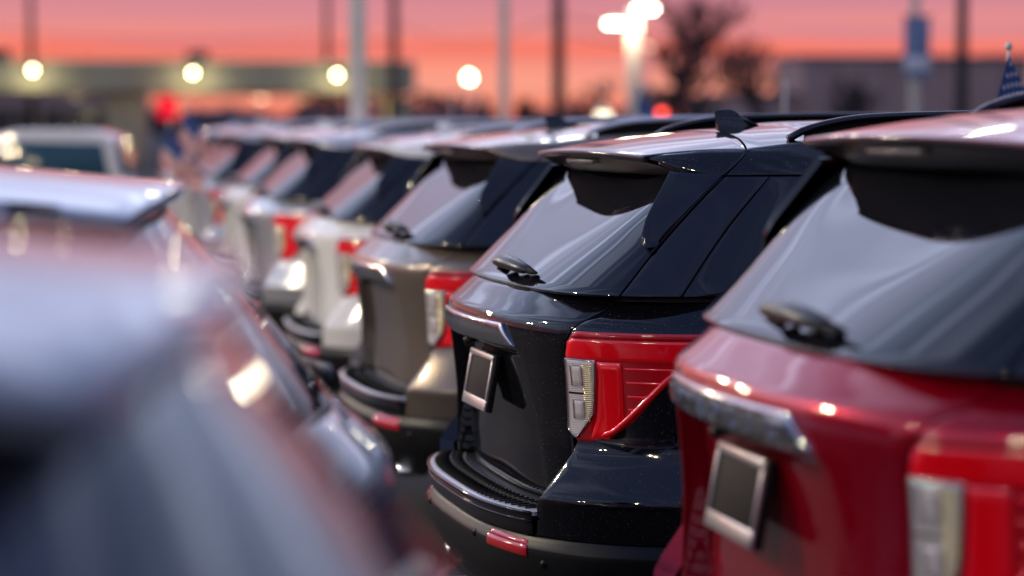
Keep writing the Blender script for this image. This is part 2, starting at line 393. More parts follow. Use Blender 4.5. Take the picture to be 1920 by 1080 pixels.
def make_suv():
    S = SUV; root = bpy.data.objects.new('suv', None); link(root)
    gapp = .0022
    # dark inner body behind every shut line
    def inner(u, v):
        q = S.body(lerp(-3, 3, u), v); c = Vector((2.5, 0, q.z)); d = c - q; d.z = 0; k = min(1, max(0, (.76 - abs(q.y)) / .06)) * min(1, max(0, (1.16 - v) / .03)) if q.x < 1 else 0; return q + d.normalized() * lerp(.028, .21, k)
    grid_patch('inner_body', inner, lin(91), [.30, .5, .67, .84, 1.0, 1.12, 1.135, 1.165, 1.2, 1.245], DARK, root, rim=0, edge=False)
    def inner2(u, v):
        q = S.green(lerp(-3, 3, u), v); c = Vector((2.0, 0, q.z)); d = c - q; d.z = 0; k = min(1, max(0, (.74 - abs(q.y)) / .10)) if q.x < 1 else 0; return q + d.normalized() * lerp(.022, .17, k)
    grid_patch('pillar_frame', inner2, lin(91), [1.235, 1.3, 1.4, 1.5, 1.6, 1.65], DARK, root, rim=0, edge=False)
    zk = [.545, .60, .635, .655, .665, .672, .69, .74, .79, .825, .85, .9, .95, 1.0, 1.06, 1.11, 1.14, 1.152, 1.160, 1.166, 1.174, 1.185, 1.20, 1.22, 1.235]
    # side sheets
    for sg in (1, -1):
        door_r = lambda z: S.p_at_x(1.62, z); side_sheet(S, 'quarter_panel', lambda z: GSEAM(z) + gapp, door_r, .545, 1.247, zk, 44, None, root, sg, arches=(1.05,), rim=.05)
        x0 = 1.626
        for k, x1 in enumerate((2.58, 3.52)):
            d = side_sheet(S, 'door', (lambda a: lambda z: S.p_at_x(a, z))(x0), (lambda a: lambda z: S.p_at_x(a, z))(x1), .36, 1.247, zk + [.45], 14, None, root, sg, arches=(1.05, 4.06))
            hx = x1 - .72
            v, f = tube_vf([S.body(sg * S.p_at_x(hx + t * .2, 1.03), 1.03) + Vector((0, -sg * (.01 + .03 * math.sin(math.pi * t)), 0)) for t in lin(7)], .014, 8)
            h = mesh_obj('handle', v, f, None, d); x0 = x1 + .006
        side_sheet(S, 'front_fender', lambda z: S.p_at_x(3.526, min(z, 1.24)), lambda z: 2.62, .33, 1.247, zk, 30, None, root, sg, arches=(4.06,))
        # black sill
        grid_patch('sill', lambda u, v: S.body(sg * S.p_at_x(lerp(1.5, 3.6, u), v), v), lin(12), [.26, .30, .355], PLASTIC, root)
        # wheel-arch cladding
        for cx in (1.05, 4.06):
            pts = []
            for a in lin(21, -10, 190):
                x = cx - math.cos(R(a)) * .425; z = .39 + math.sin(R(a)) * .425; z = max(z, .27)
                q = S.body(sg * S.p_at_x(x, min(z, 1.2)), z); q.z = z; pts.append(q)
            v, f = tube_vf(pts, .022, 6); mesh_obj('arch_moulding', v, f, PLASTIC, root)
        for x in (1.05, 4.06): make_wheel(root, x, -sg * .84)
    # rear bumper
    bl = S.p_at_x(.622, .5)
    def bf(u, z):
        q = S.body(lerp(-bl, bl, u), z); o = .022 if z <= .508 else (.022 * (1 - (z - .508) / .037) if z < .545 else 0.); k = Vector((q.x - 1.0, q.y * .9, 0)).normalized()
        return q + k * o
    bump = grid_patch('bumper', bf, lin(61), [.30, .34, .38, .41, .412, .45, .49, .506, .510, .52, .53, .543], PLASTIC, root)
    pc = .404
    cen = grid_patch('bumper_centre', lambda u, z: S.body(lerp(-pc, pc, u), z) + Vector((-.010, 0, 0)), lin(41), [.547, .56, .58, .59, .594, .60, .608, .614], GLOSS, bump)
    # chrome-lit double lip of the bumper top
    for z, r_ in ((.612, .006), (.588, .004)):
        v, f = tube_vf([S.body(lerp(-pc, pc, u), z) + Vector((-.014, 0, 0)) for u in lin(41)], r_, 6); mesh_obj('bumper_lip', v, f, None if z > .6 else GLOSS, bump)
    def pad(u, v):
        q = S.body(lerp(-pc * 1.01, pc * 1.01, u), .62); q.x += lerp(-.006, .122, v) - .02 * v * abs(2 * u - 1) ** 4; q.z = .618 + .004 * v; return q
    pd = grid_patch('step_pad', pad, lin(41), lin(7), STEPM, bump, ref=Vector((.05, 0, 0)))
    def ledge(u, v):
        q = pad(u, 1.02); q.x += .10 * v; q.z += .012 * v; return q
    grid_patch('bumper_ledge', ledge, lin(41), lin(3), PLASTIC, bump, ref=Vector((.05, 0, 0)), rim=0)
    ribs = []
    for row, (va, vb) in enumerate(((.12, .55), (.66, .92))):
        for k in range(36):
            u = (k + .5 * row + .4) / 37; a, b = pad(u, va), pad(u + .004, vb); a.z += .004; b.z += .004
            ribs.append(tube_vf([a - Vector((0, 0, .003)), b - Vector((0, 0, .003))], .0042, 4))
    v, f = join(ribs); o = mesh_obj('step_rib', v, f, DARK, bump); o['kind'] = 'stuff'
    v, f = tube_vf([pad(u, .605) + Vector((0, 0, .001)) for u in lin(41)], .005, 5); mesh_obj('pad_groove', v, f, DARK, bump)
    for sg in (1, -1):
        rf = grid_patch('reflector', lambda u, v: bf(.5 + sg * lerp(.262, .392, u) / bl / 2, lerp(.488, .520 , v)- .006 * u), lin(10), lin(4), REDH, bump, off=.004)
        grid_patch('reflector_top', lambda u, v: bf(.5 + sg * lerp(.268, .390, u) / bl / 2, lerp(.521, .536, v) - .006 * u), lin(10), lin(3), REDH, bump, off=.002, rim=.004)
        for pp, zz_ in ((.20, .505), (.43, .468)):
            c = bf(.5 + sg * pp / bl / 2, zz_); n = Vector((c.x - .95, c.y, 0)).normalized(); M = n.to_track_quat('Y', 'Z').to_matrix()
            v, f = lathe_vf([(.001, .004), (.009, .004), (.0095, .0), (.012, .002), (.013, -.004)], 14); mesh_obj('parking_sensor', [M @ q + c for q in v], f, PLASTIC, bump)
        v, f = tube_vf([(.22, sg * .52, .30), (.10, sg * .52, .30)], .045, 16, .6); mesh_obj('exhaust_tip', v, f, CHROME, bump)
    v, f = box_vf((.2, 0, .33), (.22, .9, .12)); bevel_obj('tow_hitch_cover', (v, f), PLASTIC, bump, .01)
    # liftgate: painted lower skin with the plate recess
    gz = [.632, .66, .70, .75, .80, .85, .90, .95, 1.0, 1.03, 1.045, 1.052, 1.06, 1.068, 1.076, 1.09, 1.11, 1.135, 1.150, 1.158, 1.163, 1.168, 1.174, 1.183, 1.20, 1.22, 1.238, 1.2475]
    def gate(u, z):
        pl = GSEAM(z) - gapp; w_ = 2 * u - 1; a_ = abs(w_); e_ = lerp(.47, .615, min(1, max(0, (1.07 - z) / .43)))
        W_ = S.bw(z); th = lambda y_: math.atan2(y_ / W_, (1 - (y_ / W_) ** 3) ** (1 / 3)) / (math.pi / 2)
        p0, p1 = th(e_ - .045), th(e_)
        pp = lerp(0, p0, a_ / .6) if a_ < .6 else (lerp(p0, p1, (a_ - .6) / .2) if a_ < .8 else lerp(p1, pl, (a_ - .8) / .2))
        q = S.body(math.copysign(pp, w_), z)
        if z < .90: q.x += max(0, S.bx(.90) - S.bx(z)) * (1 if z > .85 else 1) * .98
        q.x += recess(q.y, z)
        return q
    gu = sorted(set([round(.5 + s * t / 2, 5) for s in (1, -1) for t in lin(13, 0, .6) + lin(11, .6, .8) + lin(7, .8, 1)]))
    gt = grid_patch('liftgate', gate, gu, gz, None, root)
    # window seal strip
    v, f = tube_vf([S.body(lerp(-.53, .53, u), 1.250) + Vector((-.001, 0, 0)) for u in lin(41)], .0035, 6); mesh_obj('window_seal', v, f, PLASTIC, gt)
    # number plate holder with chrome frame
    pm = Matrix.Rotation(R(10), 3, 'Y'); pc_ = Vector((.106, 0, .936))
    def plate_pt(y, zz, d): return pc_ + pm @ Vector((-d, y * .96, zz * .90))
    hv = [plate_pt(*p) for p in [(s * .160, t * .100, d) for d in (-.010, .010) for s, t in ((-1, -1), (1, -1), (1, 1), (-1, 1))]]
    boxf = [[0, 1, 2, 3], [7, 6, 5, 4], [0, 4, 5, 1], [1, 5, 6, 2], [2, 6, 7, 3], [3, 7, 4, 0]]
    ph = bevel_obj('plate_holder', (hv, boxf), PLASTIC, gt, .003)
    fr = []
    for (y0, y1, a0, a1) in ((-.158, .158, .078, .098), (-.158, .158, -.098, -.060), (-.158, -.147, -.0605, .0785), (.147, .158, -.0605, .0785)):
        fr.append(([plate_pt(y, z, d) for d in (.010, .019) for y, z in ((y0, a0), (y1, a0), (y1, a1), (y0, a1))], boxf))
    v, f = join(fr); bevel_obj('plate_frame', (v, f), CHROMEP, gt, .002)
    bevel_obj('number_plate', ([plate_pt(y, z, d) for d in (.008, .013) for y, z in ((-.1465, -.0595), (.1465, -.0595), (.1465, .0775), (-.1465, .0775))], boxf), PLATE, gt, .001)
    # bright garnish above the plate, ends slanted
    def gar(u, v):
        z = lerp(1.078, 1.148, v); half = lerp(.455, .385, v); y = lerp(-half, half, u); p = y / .97
        q = S.body(0, 1.1); x = .062 + .215 * y * y * 1.05 - .018 - .006 * math.sin(math.pi * v); return Vector((x - .008 * v, y, z))
    gr = grid_patch('garnish', gar, lin(31), lin(9), CHROME, root, rim=.035, rnd=.004)
    # camera bud under the garnish
    v, f = tube_vf([(.10, .06, 1.068), (.062, .06, 1.052)], .014, 12); mesh_obj('camera_bud', v, f, PLASTIC, gt)
    # rear glass, wiper, side blades
    def win(u, z):
        pl = WSEAM(z) - .002; q = S.green(lerp(-pl, pl, u), z); t = (z - 1.2535) / .3465; q.x += .070 * (1 - (1 - t) ** 2) * max(0, 1 - (abs(q.y) / .775) ** 3.5); return q
    gw = grid_patch('rear_window', win, lin(61), lin(18, 1.2535, 1.60), GLASS, root, rim=.01)
    wb = [Vector((.165, .015, 1.290)), Vector((.155, -.03, 1.304)), Vector((.155, -.10, 1.308)), Vector((.161, -.19, 1.303)), Vector((.172, -.26, 1.294)), Vector((.188, -.30, 1.289))]
    v, f = tube_vf([p + Vector((.002, 0, .008)) for p in wb], [.012, .028, .036, .033, .026, .012], 12, .62); wp = mesh_obj('wiper', v, f, WIPER, root)
    v, f = tube_vf([S.green(p_, z_) + Vector((-.012, 0, .010)) for p_, z_ in ((.10, 1.296), (.18, 1.290), (.24, 1.287), (.265, 1.286))], [.012, .012, .009, .004], 6); mesh_obj('wiper_blade', v, f, DARK, wp)
    v, f = tube_vf([S.green(0.02, 1.285), S.green(.02, 1.285) + Vector((-.03, 0, .02))], .02, 12); mesh_obj('wiper_pivot', v, f, PLASTIC, wp)
    for sg in (1, -1):
        # upright gloss-black blade beside the glass
        seam = lambda t: S.green(sg * (WSEAM(lerp(1.372, 1.598, t)) - .004), lerp(1.372, 1.598, t))
        inn = plin([(.421, .785, 1.372), (.405, .779, 1.39), (.394, .768, 1.42), (.414, .746, 1.47), (.505, .690, 1.606)])
        def bl_(u, v):
            a = inn(v); A = Vector((a.x, -sg * a.y, a.z)); B = seam(v) + Vector((-.002, -sg * .003, 0)); return A.lerp(B, u)
        grid_patch('window_blade', bl_, lin(6), lin(14), BLADE, root, off=.004, rim=.02, rnd=.002)
        # trim and side glass
        zs = lin(8, 1.2535, 1.592)
        side_sheet(S, 'pillar_trim', lambda z: WSEAM(z) + .003, lambda z: QSEAM(z) - .0015, 1.2535, 1.592, zs, 8, BLADE, root, sg, fn=S.green)
        pz = lambda x: (lambda z: S.p_at_x(x, z, S.green))
        side_sheet(S, 'quarter_window', lambda z: QSEAM(z) + .0015, lambda z: lerp(S.p_at_x(1.50, z, S.green), S.p_at_x(1.62, z, S.green), (z - 1.25) / .35), 1.2535, 1.592, zs, 12, GLASS, root, sg, fn=S.green)
        side_sheet(S, 'rear_door_window', pz(1.70), pz(2.54), 1.2535, 1.592, zs, 8, GLASS, root, sg, fn=S.green)
        side_sheet(S, 'front_door_window', pz(2.64), lambda z: 2.18, 1.2535, 1.592, zs, 10, GLASS, root, sg, fn=S.green)
        side_sheet(S, 'windscreen_pillar', lambda z: 2.19, lambda z: 2.38, 1.2535, 1.64, zs, 5, None, root, sg, fn=S.green)
        side_sheet(S, 'pillar_cover', lambda z: pz(2.545)(z), lambda z: pz(2.635)(z), 1.2535, 1.592, zs, 3, BLADE, root, sg, fn=S.green)
        side_sheet(S, 'pillar_cover', lambda z: lerp(pz(1.505)(z), pz(1.625)(z), (z - 1.25) / .35), lambda z: pz(1.695)(z), 1.2535, 1.592, zs, 3, BLADE, root, sg, fn=S.green)
        # painted strip between side glass and roof edge, split at the gate seam
        def strip(x0_, x1_):
            def f_(u, v):
                z = 1.597; x = lerp(x0_ + .0, x1_, u); p = S.p_at_x(x, z, S.green); a = S.green(sg * p, z)
                xe = x + .085 * (1 - u) ** 4; yy = .728; b = Vector((xe if x < 1 else x, -sg * yy, suv_roof_z(xe, yy)))
                if x > 2.7: b.y *= 1 - .10 * ((x - 2.7) / .5) ** 2
                c = a.lerp(b, v); c.y += -sg * .010 * math.sin(math.pi * v); return c
            return f_
        grid_patch('roof_side', strip(.652, 3.02), lin(30), lin(6), None, root)
        # mirror
        v, f = tube_vf([(3.32, -sg * .93, 1.27), (3.34, -sg * 1.0, 1.29), (3.34, -sg * 1.08, 1.31), (3.34, -sg * 1.14, 1.31), (3.34, -sg * 1.155, 1.31)], [.03, .05, .085, .085, .06], 14, .8)
        mesh_obj('wing_mirror', v, f, None, root)
        # headlamp
        grid_patch('headlight', lambda u, v: S.body(sg * lerp(2.42, 2.74, u), lerp(1.12 + .03 * u, 1.20, v)), lin(12), lin(5), HLAMP, root, off=.006)
        # roof rail and its dark web
        rp = pchip([.88, .92, .98, 1.05, 1.13, 1.3, 1.6, 2.4, 2.75, 2.9, 3.0], [1.700, 1.722, 1.740, 1.754, 1.763, 1.770, 1.775, 1.772, 1.755, 1.73, 1.692])
        xs = [.88, .90, .92, .95, .98, 1.01, 1.05, 1.09, 1.13, 1.2, 1.3, 1.45, 1.6, 1.9, 2.2, 2.5, 2.65, 2.75, 2.83, 2.9, 2.96, 3.0]
        v, f = tube_vf([(x, -sg * .665, rp(x)) for x in xs], .019, 10, .62); rl = mesh_obj('roof_rail', v, f, None, root)
        web = lambda u, v: Vector((lerp(.93, 2.92, u), -sg * .668, lerp(suv_roof_z(lerp(.93, 2.92, u), .66) - .01, rp(lerp(.93, 2.92, u)) - .008, v)))
        grid_patch('rail_web', web, lin(24), lin(3), DARK, rl, rim=.008, ref=Vector((2, 0, 1.7)), edge=False)
        # tail lamp: housing, red bars, reversing lens, ribs, lower tube
        TL = tabz([(.450, .829), (.430, .858), (.434, 1.07), (.441, 1.116), (.461, 1.147)])
        TR = tabz([(.476, .829), (.519, .846), (.559, .895), (.604, .975), (.639, 1.03), (.690, 1.075), (.715, 1.10), (.735, 1.147)])
        zt = [.829, .836, .846, .86, .88, .895, .92, .95, .975, 1.0, 1.03, 1.06, 1.09, 1.116, 1.13, 1.14, 1.147]
        tl = grid_patch('taillight', lambda u, z: S.body(sg * lerp(TL(z), TR(z), u), z), lin(22), zt, REDH, root, off=.004, rim=.02)
        q2 = lambda L_, R_: (lambda u, z: S.body(sg * lerp(L_(z), R_(z), u), z))
        grid_patch('light_bar', q2(tabz([(.478, .838), (.492, .905), (.500, 1.02), (.500, 1.063)]), tabz([(.515, .852), (.541, .893), (.545, 1.04), (.545, 1.063)])), lin(6), [.840, .86, .88, .9, .93, .97, 1.01, 1.04, 1.063], REDL, tl, off=.010, rim=.008, rnd=.003)
        grid_patch('light_bar', q2(tabz([(.437, 1.078), (.445, 1.115), (.455, 1.128)]), tabz([(.690, 1.078), (.722, 1.128)])), lin(20), [1.066, 1.078, 1.09, 1.105, 1.118, 1.128], REDL, tl, off=.009, rim=.008, rnd=.003)
        grid_patch('lamp_lid', q2(tabz([(.452, 1.131), (.463, 1.146)]), tabz([(.724, 1.131), (.734, 1.146)])), lin(20), [1.131, 1.136, 1.141, 1.146], REDH, tl, off=.013, rim=.012, rnd=.002)
        cl_ = grid_patch('reversing_lens', q2(tabz([(.446, .838), (.431, .862), (.436, 1.068)]), tabz([(.450, .838), (.486, .910), (.4975, 1.064)])), lin(9), [.838, .85, .865, .88, .9, .912, .95, .99, 1.03, 1.055, 1.068], CLEAR, tl, off=.011, rim=.010, rnd=.003)
        for za, zb, pa, pb in ((.990, 1.050, .446, .470), (.895, .950, .446, .468)):
            grid_patch('bulb_window', q2(lambda z, a=pa: a, lambda z, b=pb: b), lin(4), lin(4, za, zb), BULB, tl, off=.0125, rim=.003, rnd=.003)
        grid_patch('lens_divider', q2(lambda z: .438, lambda z: .488), lin(4), [.966, .972], DARK, tl, off=.0125, rim=.004)
        grid_patch('lens_flutes', q2(tabz([(.468, .885), (.470, 1.0), (.471, 1.056)]), tabz([(.479, .900), (.489, .94), (.491, 1.056)])), lin(4), [.887, .91, .94, .98, 1.02, 1.056], FLUTE, tl, off=.0128, rim=.003)
        ring = plin([(.446, .838), (.431, .862), (.436, 1.068), (.4975, 1.064), (.486, .910), (.450, .838), (.446, .838)])
        pts = []
        for t in lin(60):
            c = ring(t); q = S.body(sg * c.x, c.y); n = Vector((q.x - 1.2, q.y * 1.2, 0)).normalized(); pts.append(q + n * .0125)
        v, f = tube_vf(pts, .0018, 5); mesh_obj('lens_rim', v, f, CHROME, tl)
        for za, zb in ((.990, 1.050), (.895, .950)):
            pts = []
            bx_ = plin([(.446, za), (.446, zb), (.469, zb), (.469, za), (.446, za)])
            for t in lin(24):
                c = bx_(t); q = S.body(sg * c.x, c.y); n = Vector((q.x - 1.2, q.y * 1.2, 0)).normalized(); pts.append(q + n * .0135)
            v, f = tube_vf(pts, .0013, 4); mesh_obj('bulb_rim', v, f, CHROME, tl)
        for z_ in (1.045, 1.005, .965, .928):
            pr = tabz([(.556, .90), (.590, .965), (.632, 1.03), (.655, 1.06)])(z_)
            grid_patch('lamp_rib', lambda u, z, pr=pr: S.body(sg * lerp(.550, pr, u), z), lin(6), [z_ - .004, z_ + .004], REDL, tl, off=.006, rim=.004)
        tub = plin([(.498, .848), (.522, .862), (.552, .905), (.590, .965), (.625, 1.02), (.665, 1.058), (.70, 1.08)])
        pts = []
        for t in lin(26):
            c = tub(t); q = S.body(sg * c.x, c.y); n = Vector((q.x - 1.2, q.y * 1.2, 0)).normalized(); pts.append(q + n * .004)
        v, f = tube_vf(pts, [.006] + [.011] * 24 + [.004], 10, .9); mesh_obj('lamp_tube', v, f, REDL, tl)
    # spoiler
    def xt(y): return .412 + .085 * y * y
    def zt_(y): return 1.662 - .012 * (abs(y) / .62) ** 2
    def xj(y): return .83 - .20 * y * y
    def sp_top(u, v):
        y0 = lerp(-.62, .62, u); y1 = lerp(-.726, .726, u); y = lerp(y0, y1, v)
        x = lerp(xt(y0), xj(y1), v); zj = suv_roof_z(xj(y1), y1); z = lerp(zt_(y0), zj, v) + .006 * math.sin(math.pi * v); return Vector((x, y, z))
    sp = grid_patch('spoiler', sp_top, lin(41), lin(14), None, root, ref=Vector((.7, 0, 1.2)), rim=.010, rnd=.003)
    def sp_edge(u, v):
        y = lerp(-.62, .62, u); return Vector((xt(y) + .004 * v, y, lerp(zt_(y) - .004, zt_(y) - .020, v)))
    grid_patch('spoiler_lip', sp_edge, lin(41), [0, .5, 1], GLOSS, sp, ref=Vector((1, 0, 1.65)), rim=.02)
    def sp_und(u, v):
        y = lerp(-.615, .615, u); a = Vector((xt(y) + .006, y, zt_(y) - .019)); g = Vector((.540 + .07 * (abs(y) / .62) ** 4, y * 1.12, 1.588))
        q = a.lerp(g, v); q.z -= .006 * math.sin(math.pi * v) * (1 - (abs(y) / .62) ** 4); return q
    grid_patch('spoiler_underside', sp_und, lin(31), lin(7), PLASTIC, sp, ref=Vector((.5, 0, 2.2)), rim=0, edge=False)
    v, f = box_vf((.440, 0, 1.628), (.040, .30, .012), Matrix.Rotation(R(-8), 3, 'Y')); bevel_obj('brake_light', (v, f), SMOKE, sp, .003)
    for sg in (1, -1):
        lo = plin([(.447, .60, 1.642), (.478, .655, 1.634), (.52, .70, 1.617), (.575, .735, 1.603), (.642, .768, 1.5965)])
        hi_ = plin([(.452, .60, 1.6515), (.505, .645, 1.656), (.60, .69, 1.667), (.735, .730, suv_roof_z(.735, .728) + .001)])
        def sk(u, v):
            a, b = lo(u), hi_(u); q = a.lerp(b, v); q.y += .008 * math.sin(math.pi * v); q.y *= -sg; return q
        grid_patch('spoiler_side', sk, lin(16), lin(6), None, sp, rim=.02, rnd=.002)
        v, f = box_vf((.482, -sg * .585, 1.636), (.05, .04, .010), Matrix.Rotation(R(-4), 3, 'Y') @ Matrix.Rotation(sg * R(-20), 3, 'Z')); bevel_obj('spoiler_end', (v, f), GLOSS, sp, .004)
    # roof
    xf_ = lambda y: 3.04 - .22 * (abs(y) / .72) ** 2.5
    ry = sorted(set([round(t, 4) for t in lin(57, -.722, .722)]))
    grid_patch('roof', lambda u, v: Vector((lerp(xj(u) + .006, xf_(u), v), u, suv_roof_z(lerp(xj(u) + .006, xf_(u), v), u))), ry, [0, .02, .05, .08, .10, .12, .15, .2, .3, .4, .5, .6, .7, .8, .9, 1], None, root, ref=Vector((2, 0, 0)), rim=.015)
    # windscreen, bonnet, nose
    grid_patch('windscreen', lambda u, z: S.green(lerp(2.39, 3.61, u) if u <= .5 else -(6 - lerp(2.39, 3.61, u)), z), lin(31), lin(10, 1.19, 1.648), GLASS, root)
    def hood(u, v):
        p = lerp(2.02, 2.97, v); a, b = S.body(p, 1.247), S.body(-p, 1.247); q = a.lerp(b, u); q.z += .045 * math.sin(math.pi * u) ** .6 * (1 - .3 * v); return q
    grid_patch('bonnet', hood, lin(21), lin(14), None, root, ref=Vector((4, 0, 0)))
    grid_patch('front_bumper', lambda u, z: S.body(lerp(2.63, 3.37, u) if u <= .5 else -(6 - lerp(2.63, 3.37, u)), z), lin(25), [.30, .4, .5, .6, .66], None, root)
    gr_ = grid_patch('grille', lambda u, z: S.body(lerp(2.66, 3.34, u) if u <= .5 else -(6 - lerp(2.66, 3.34, u)), z), lin(21), [.68, .8, .9, 1.0, 1.1, 1.2], PLASTIC, root)
    for z in (.76, .86, .96, 1.06, 1.16):
        v, f = tube_vf([S.body(lerp(2.70, 3.30, u) if u <= .5 else -(6 - lerp(2.70, 3.30, u)), z) + Vector((.004, 0, 0)) for u in lin(21)], .01, 6); mesh_obj('grille_bar', v, f, CHROME, gr_)
    # shark-fin aerial
    fv, ff = [], []
    prof = [(.885, 0.), (.880, .028), (.872, .058), (.880, .066), (.928, .066), (.945, .058), (.965, .038), (1.0, .020), (1.03, .006), (1.05, -.006), (.90, -.012)]
    for s in (-1, 1):
        for x, z in prof: w = .022 * (1 - (z / .075) * .75) * (1 if .88 < x < 1.03 else .4); fv.append(Vector((x, s * w, 1.724 + z + (x - .885) * .05)))
    n = len(prof); ff = [list(range(n))[::-1], [n + i for i in range(n)]] + [[i, (i + 1) % n, n + (i + 1) % n, n + i] for i in range(n)]
    bevel_obj('aerial_fin', (fv, ff), None, root, .003)
    return root

def badge_letters(root):
    """letters standing proud of the garnish, each its own piece"""
    gr = [c for c in root.children if c.name.startswith('garnish')][0]; word = 'EXPLORER'; dg = None
    for i, ch in enumerate(word):
        fc = bpy.data.curves.new('t', 'FONT'); fc.body = ch; fc.size = .056; fc.extrude = .0018; fc.bevel_depth = .0005; fc.align_x = 'CENTER'
        to = bpy.data.objects.new('t', fc); sc.collection.objects.link(to); dg = bpy.context.evaluated_depsgraph_get()
        me = bpy.data.meshes.new_from_object(to.evaluated_get(dg)); bpy.data.objects.remove(to)
        for vv in me.vertices:
            y = -(vv.co.x * 1.15 + (i - 3.5) * .088); z = 1.092 + vv.co.y; x = .044 + .2258 * y * y - .006 - .008 * (z - 1.078) / .07; vv.co = (x - .003 - vv.co.z, y, z)
        me.name = 'letter'; me.materials.clear(); me.materials.append(SATIN); link(bpy.data.objects.new('letter', me), gr)
def paint_slots(root, mp_):
    """parts without a mesh material get the car's paint on the object slot, so copies can share meshes"""
    for o in [c for c in root.children_recursive if c.type == 'MESH']:
        me = o.data
        if len(me.materials) == 0 or me.materials[0] is None:
            if len(me.materials) == 0: me.materials.append(None)
            k = o.name.split('.')[0]; o.material_slots[0].link = 'OBJECT'; o.material_slots[0].material = mp_.get(k, mp_['*'])
def copy_tree(o, parent=None):
    c = o.copy(); sc.collection.objects.link(c); c.parent = parent
    for ch in o.children: copy_tree(ch, c)
    return c
def repaint(root, mp_):
    for o in [c for c in root.children_recursive if c.type == 'MESH']:
        if o.material_slots and o.material_slots[0].link == 'OBJECT':
            k = o.name.split('.')[0]; o.material_slots[0].material = mp_.get(k, mp_['*'])

# ------------------------------------------------------------------ ground: asphalt lot rising a touch to the near cars
def ground_z(x, y):
    t = min(1, max(0, (7.2 - y) / 3.0)) * min(1, max(0, (x - .9) / .6)); return .058 * t * t * (3 - 2 * t)
def make_ground():
    m = principled('asphalt', (.030, .028, .028), rough=.8, spec=.25, bump=(60, .6, .01), var=(1.2, .35))
    xs = [-1500, -300, -60, -20, -8, -4, -2, 0, .5, .9, 1.1, 1.3, 1.5, 2, 4, 7, 12, 25, 60, 300, 1500]; ys = [-1500, -300, -60, -20, -6, 0, 2, 3.5, 4.2, 4.7, 5.2, 5.7, 6.2, 6.7, 7.2, 8, 12, 30, 60, 150, 400, 2200]
    V = [Vector((x, y, ground_z(x, y))) for x in xs for y in ys]; n = len(ys)
    F = [[i * n + j, (i + 1) * n + j, (i + 1) * n + j + 1, i * n + j + 1] for i in range(len(xs) - 1) for j in range(n - 1)]
    tag(mesh_obj('ground', V, F, m), kind='structure')
    w = principled('worn white line paint', (.55, .55, .53), rough=.7, var=(9, .4))
    for k in range(9):
        y = 6.06 + 2.95 * k; v, f = box_vf((3.9, y, .006), (5.2, .10, .004))
        tag(mesh_obj('parking_line', v, f, w, smooth=False), kind='structure')
make_ground()

# ------------------------------------------------------------------ the row of SUVs
suv0 = make_suv()
paint_slots(suv0, {'*': P_BLACK})
def scheme(p, rail, fin): return {'*': p, 'roof_rail': rail, 'aerial_fin': fin}
GRP = 'SUVs parked tail-out in the right-hand row'
row = [  # x, y, yaw, z, paint, rail, fin, label
    (1.245, 7.50, R(3.0), 0, P_BLACK, GLOSS, P_BLACK, 'black SUV in sharp focus with bright red taillight and shark-fin aerial'),
    (1.266, 4.667, R(1.4), .060, P_RED, P_BLACK, P_RED, 'metallic red SUV nearest the camera at the right edge'),
    (1.300, 10.48, R(2.8), -.002, P_TAN, RAIL, P_BLACK, 'bronze grey SUV parked right beside the black SUV'),
    (1.385, 14.05, R(.6), -.035, P_WHITE, RAIL, P_WHITE, 'white SUV just beyond the bronze grey SUV'),
    (1.31, 17.20, R(1.6), -.01, P_SILVER, RAIL, P_SILVER, 'silver SUV, blurred, next after the white SUV'),
    (1.36, 20.10, R(1.4), 0, P_WHITE, RAIL, P_WHITE, 'white SUV, blurred, behind the silver SUV'),
    (1.28, 23.25, R(1.0), 0, P_PEARL, RAIL, P_PEARL, 'pale grey SUV third from the far end of the row'),
    (1.36, 26.0, R(1.0), 0, P_WHITE, RAIL, P_WHITE, 'white SUV second from the far end of the row'),
    (1.30, 29.1, R(1.0), 0, P_SILVER, RAIL, P_SILVER, 'silver SUV at the far end of the row')]
for i, (x, y, rz, z, p, rail, fin, lab) in enumerate(row):
    c = suv0 if i == 0 else copy_tree(suv0)
    if i: repaint(c, scheme(p, rail, fin))
    else: repaint(c, scheme(p, rail, fin))
    c.location = (x, y, z); c.rotation_euler = (0, 0, rz); tag(c, lab, 'SUV', GRP)
    if i == 1: badge_letters(c)
    if i > 1:      # no plate frame on the other cars
        for o in [k for k in c.children_recursive if k.name.split('.')[0] in ('plate_holder', 'plate_frame', 'number_plate')]: bpy.data.objects.remove(o)

# ------------------------------------------------------------------ the two crossovers of the left-hand row
CRO = Shape(
    body=[(.25, .20, .86), (.32, .12, .90), (.45, .05, .92), (.62, .02, .93), (.70, .0, .935), (.78, .025, .93), (.92, .015, .925), (1.02, .0, .92),
          (1.08, .012, .905), (1.13, .06, .88), (1.19, .13, .845)],
    green=[(1.19, .125, .84, 2.5), (1.38, .28, .78, 2.7), (1.56, .445, .69, 3.0), (1.64, .52, .65, 3.0)],
    belt=1.19, zroof=1.64, length=4.6, D=(1.0, .95), nb=2.6, hood=[(0, 1.19), (2.8, 1.19), (3.3, 1.15), (3.8, 1.08), (4.3, .99), (4.7, .92)],
    front=[(.25, 4.44), (.45, 4.56), (.6, 4.6), (.9, 4.6), (1.08, 4.57), (1.19, 4.45)],
    gfront=[(1.12, 3.70), (1.19, 3.60), (1.38, 3.15), (1.56, 2.75), (1.64, 2.60)])
def cro_roof_z(x, y):
    zc = pchip([.4, .7, 1.2, 1.8, 2.3, 2.75], [1.640, 1.658, 1.680, 1.678, 1.655, 1.60])(x); return zc - .055 * (abs(y) / .65) ** 2.3
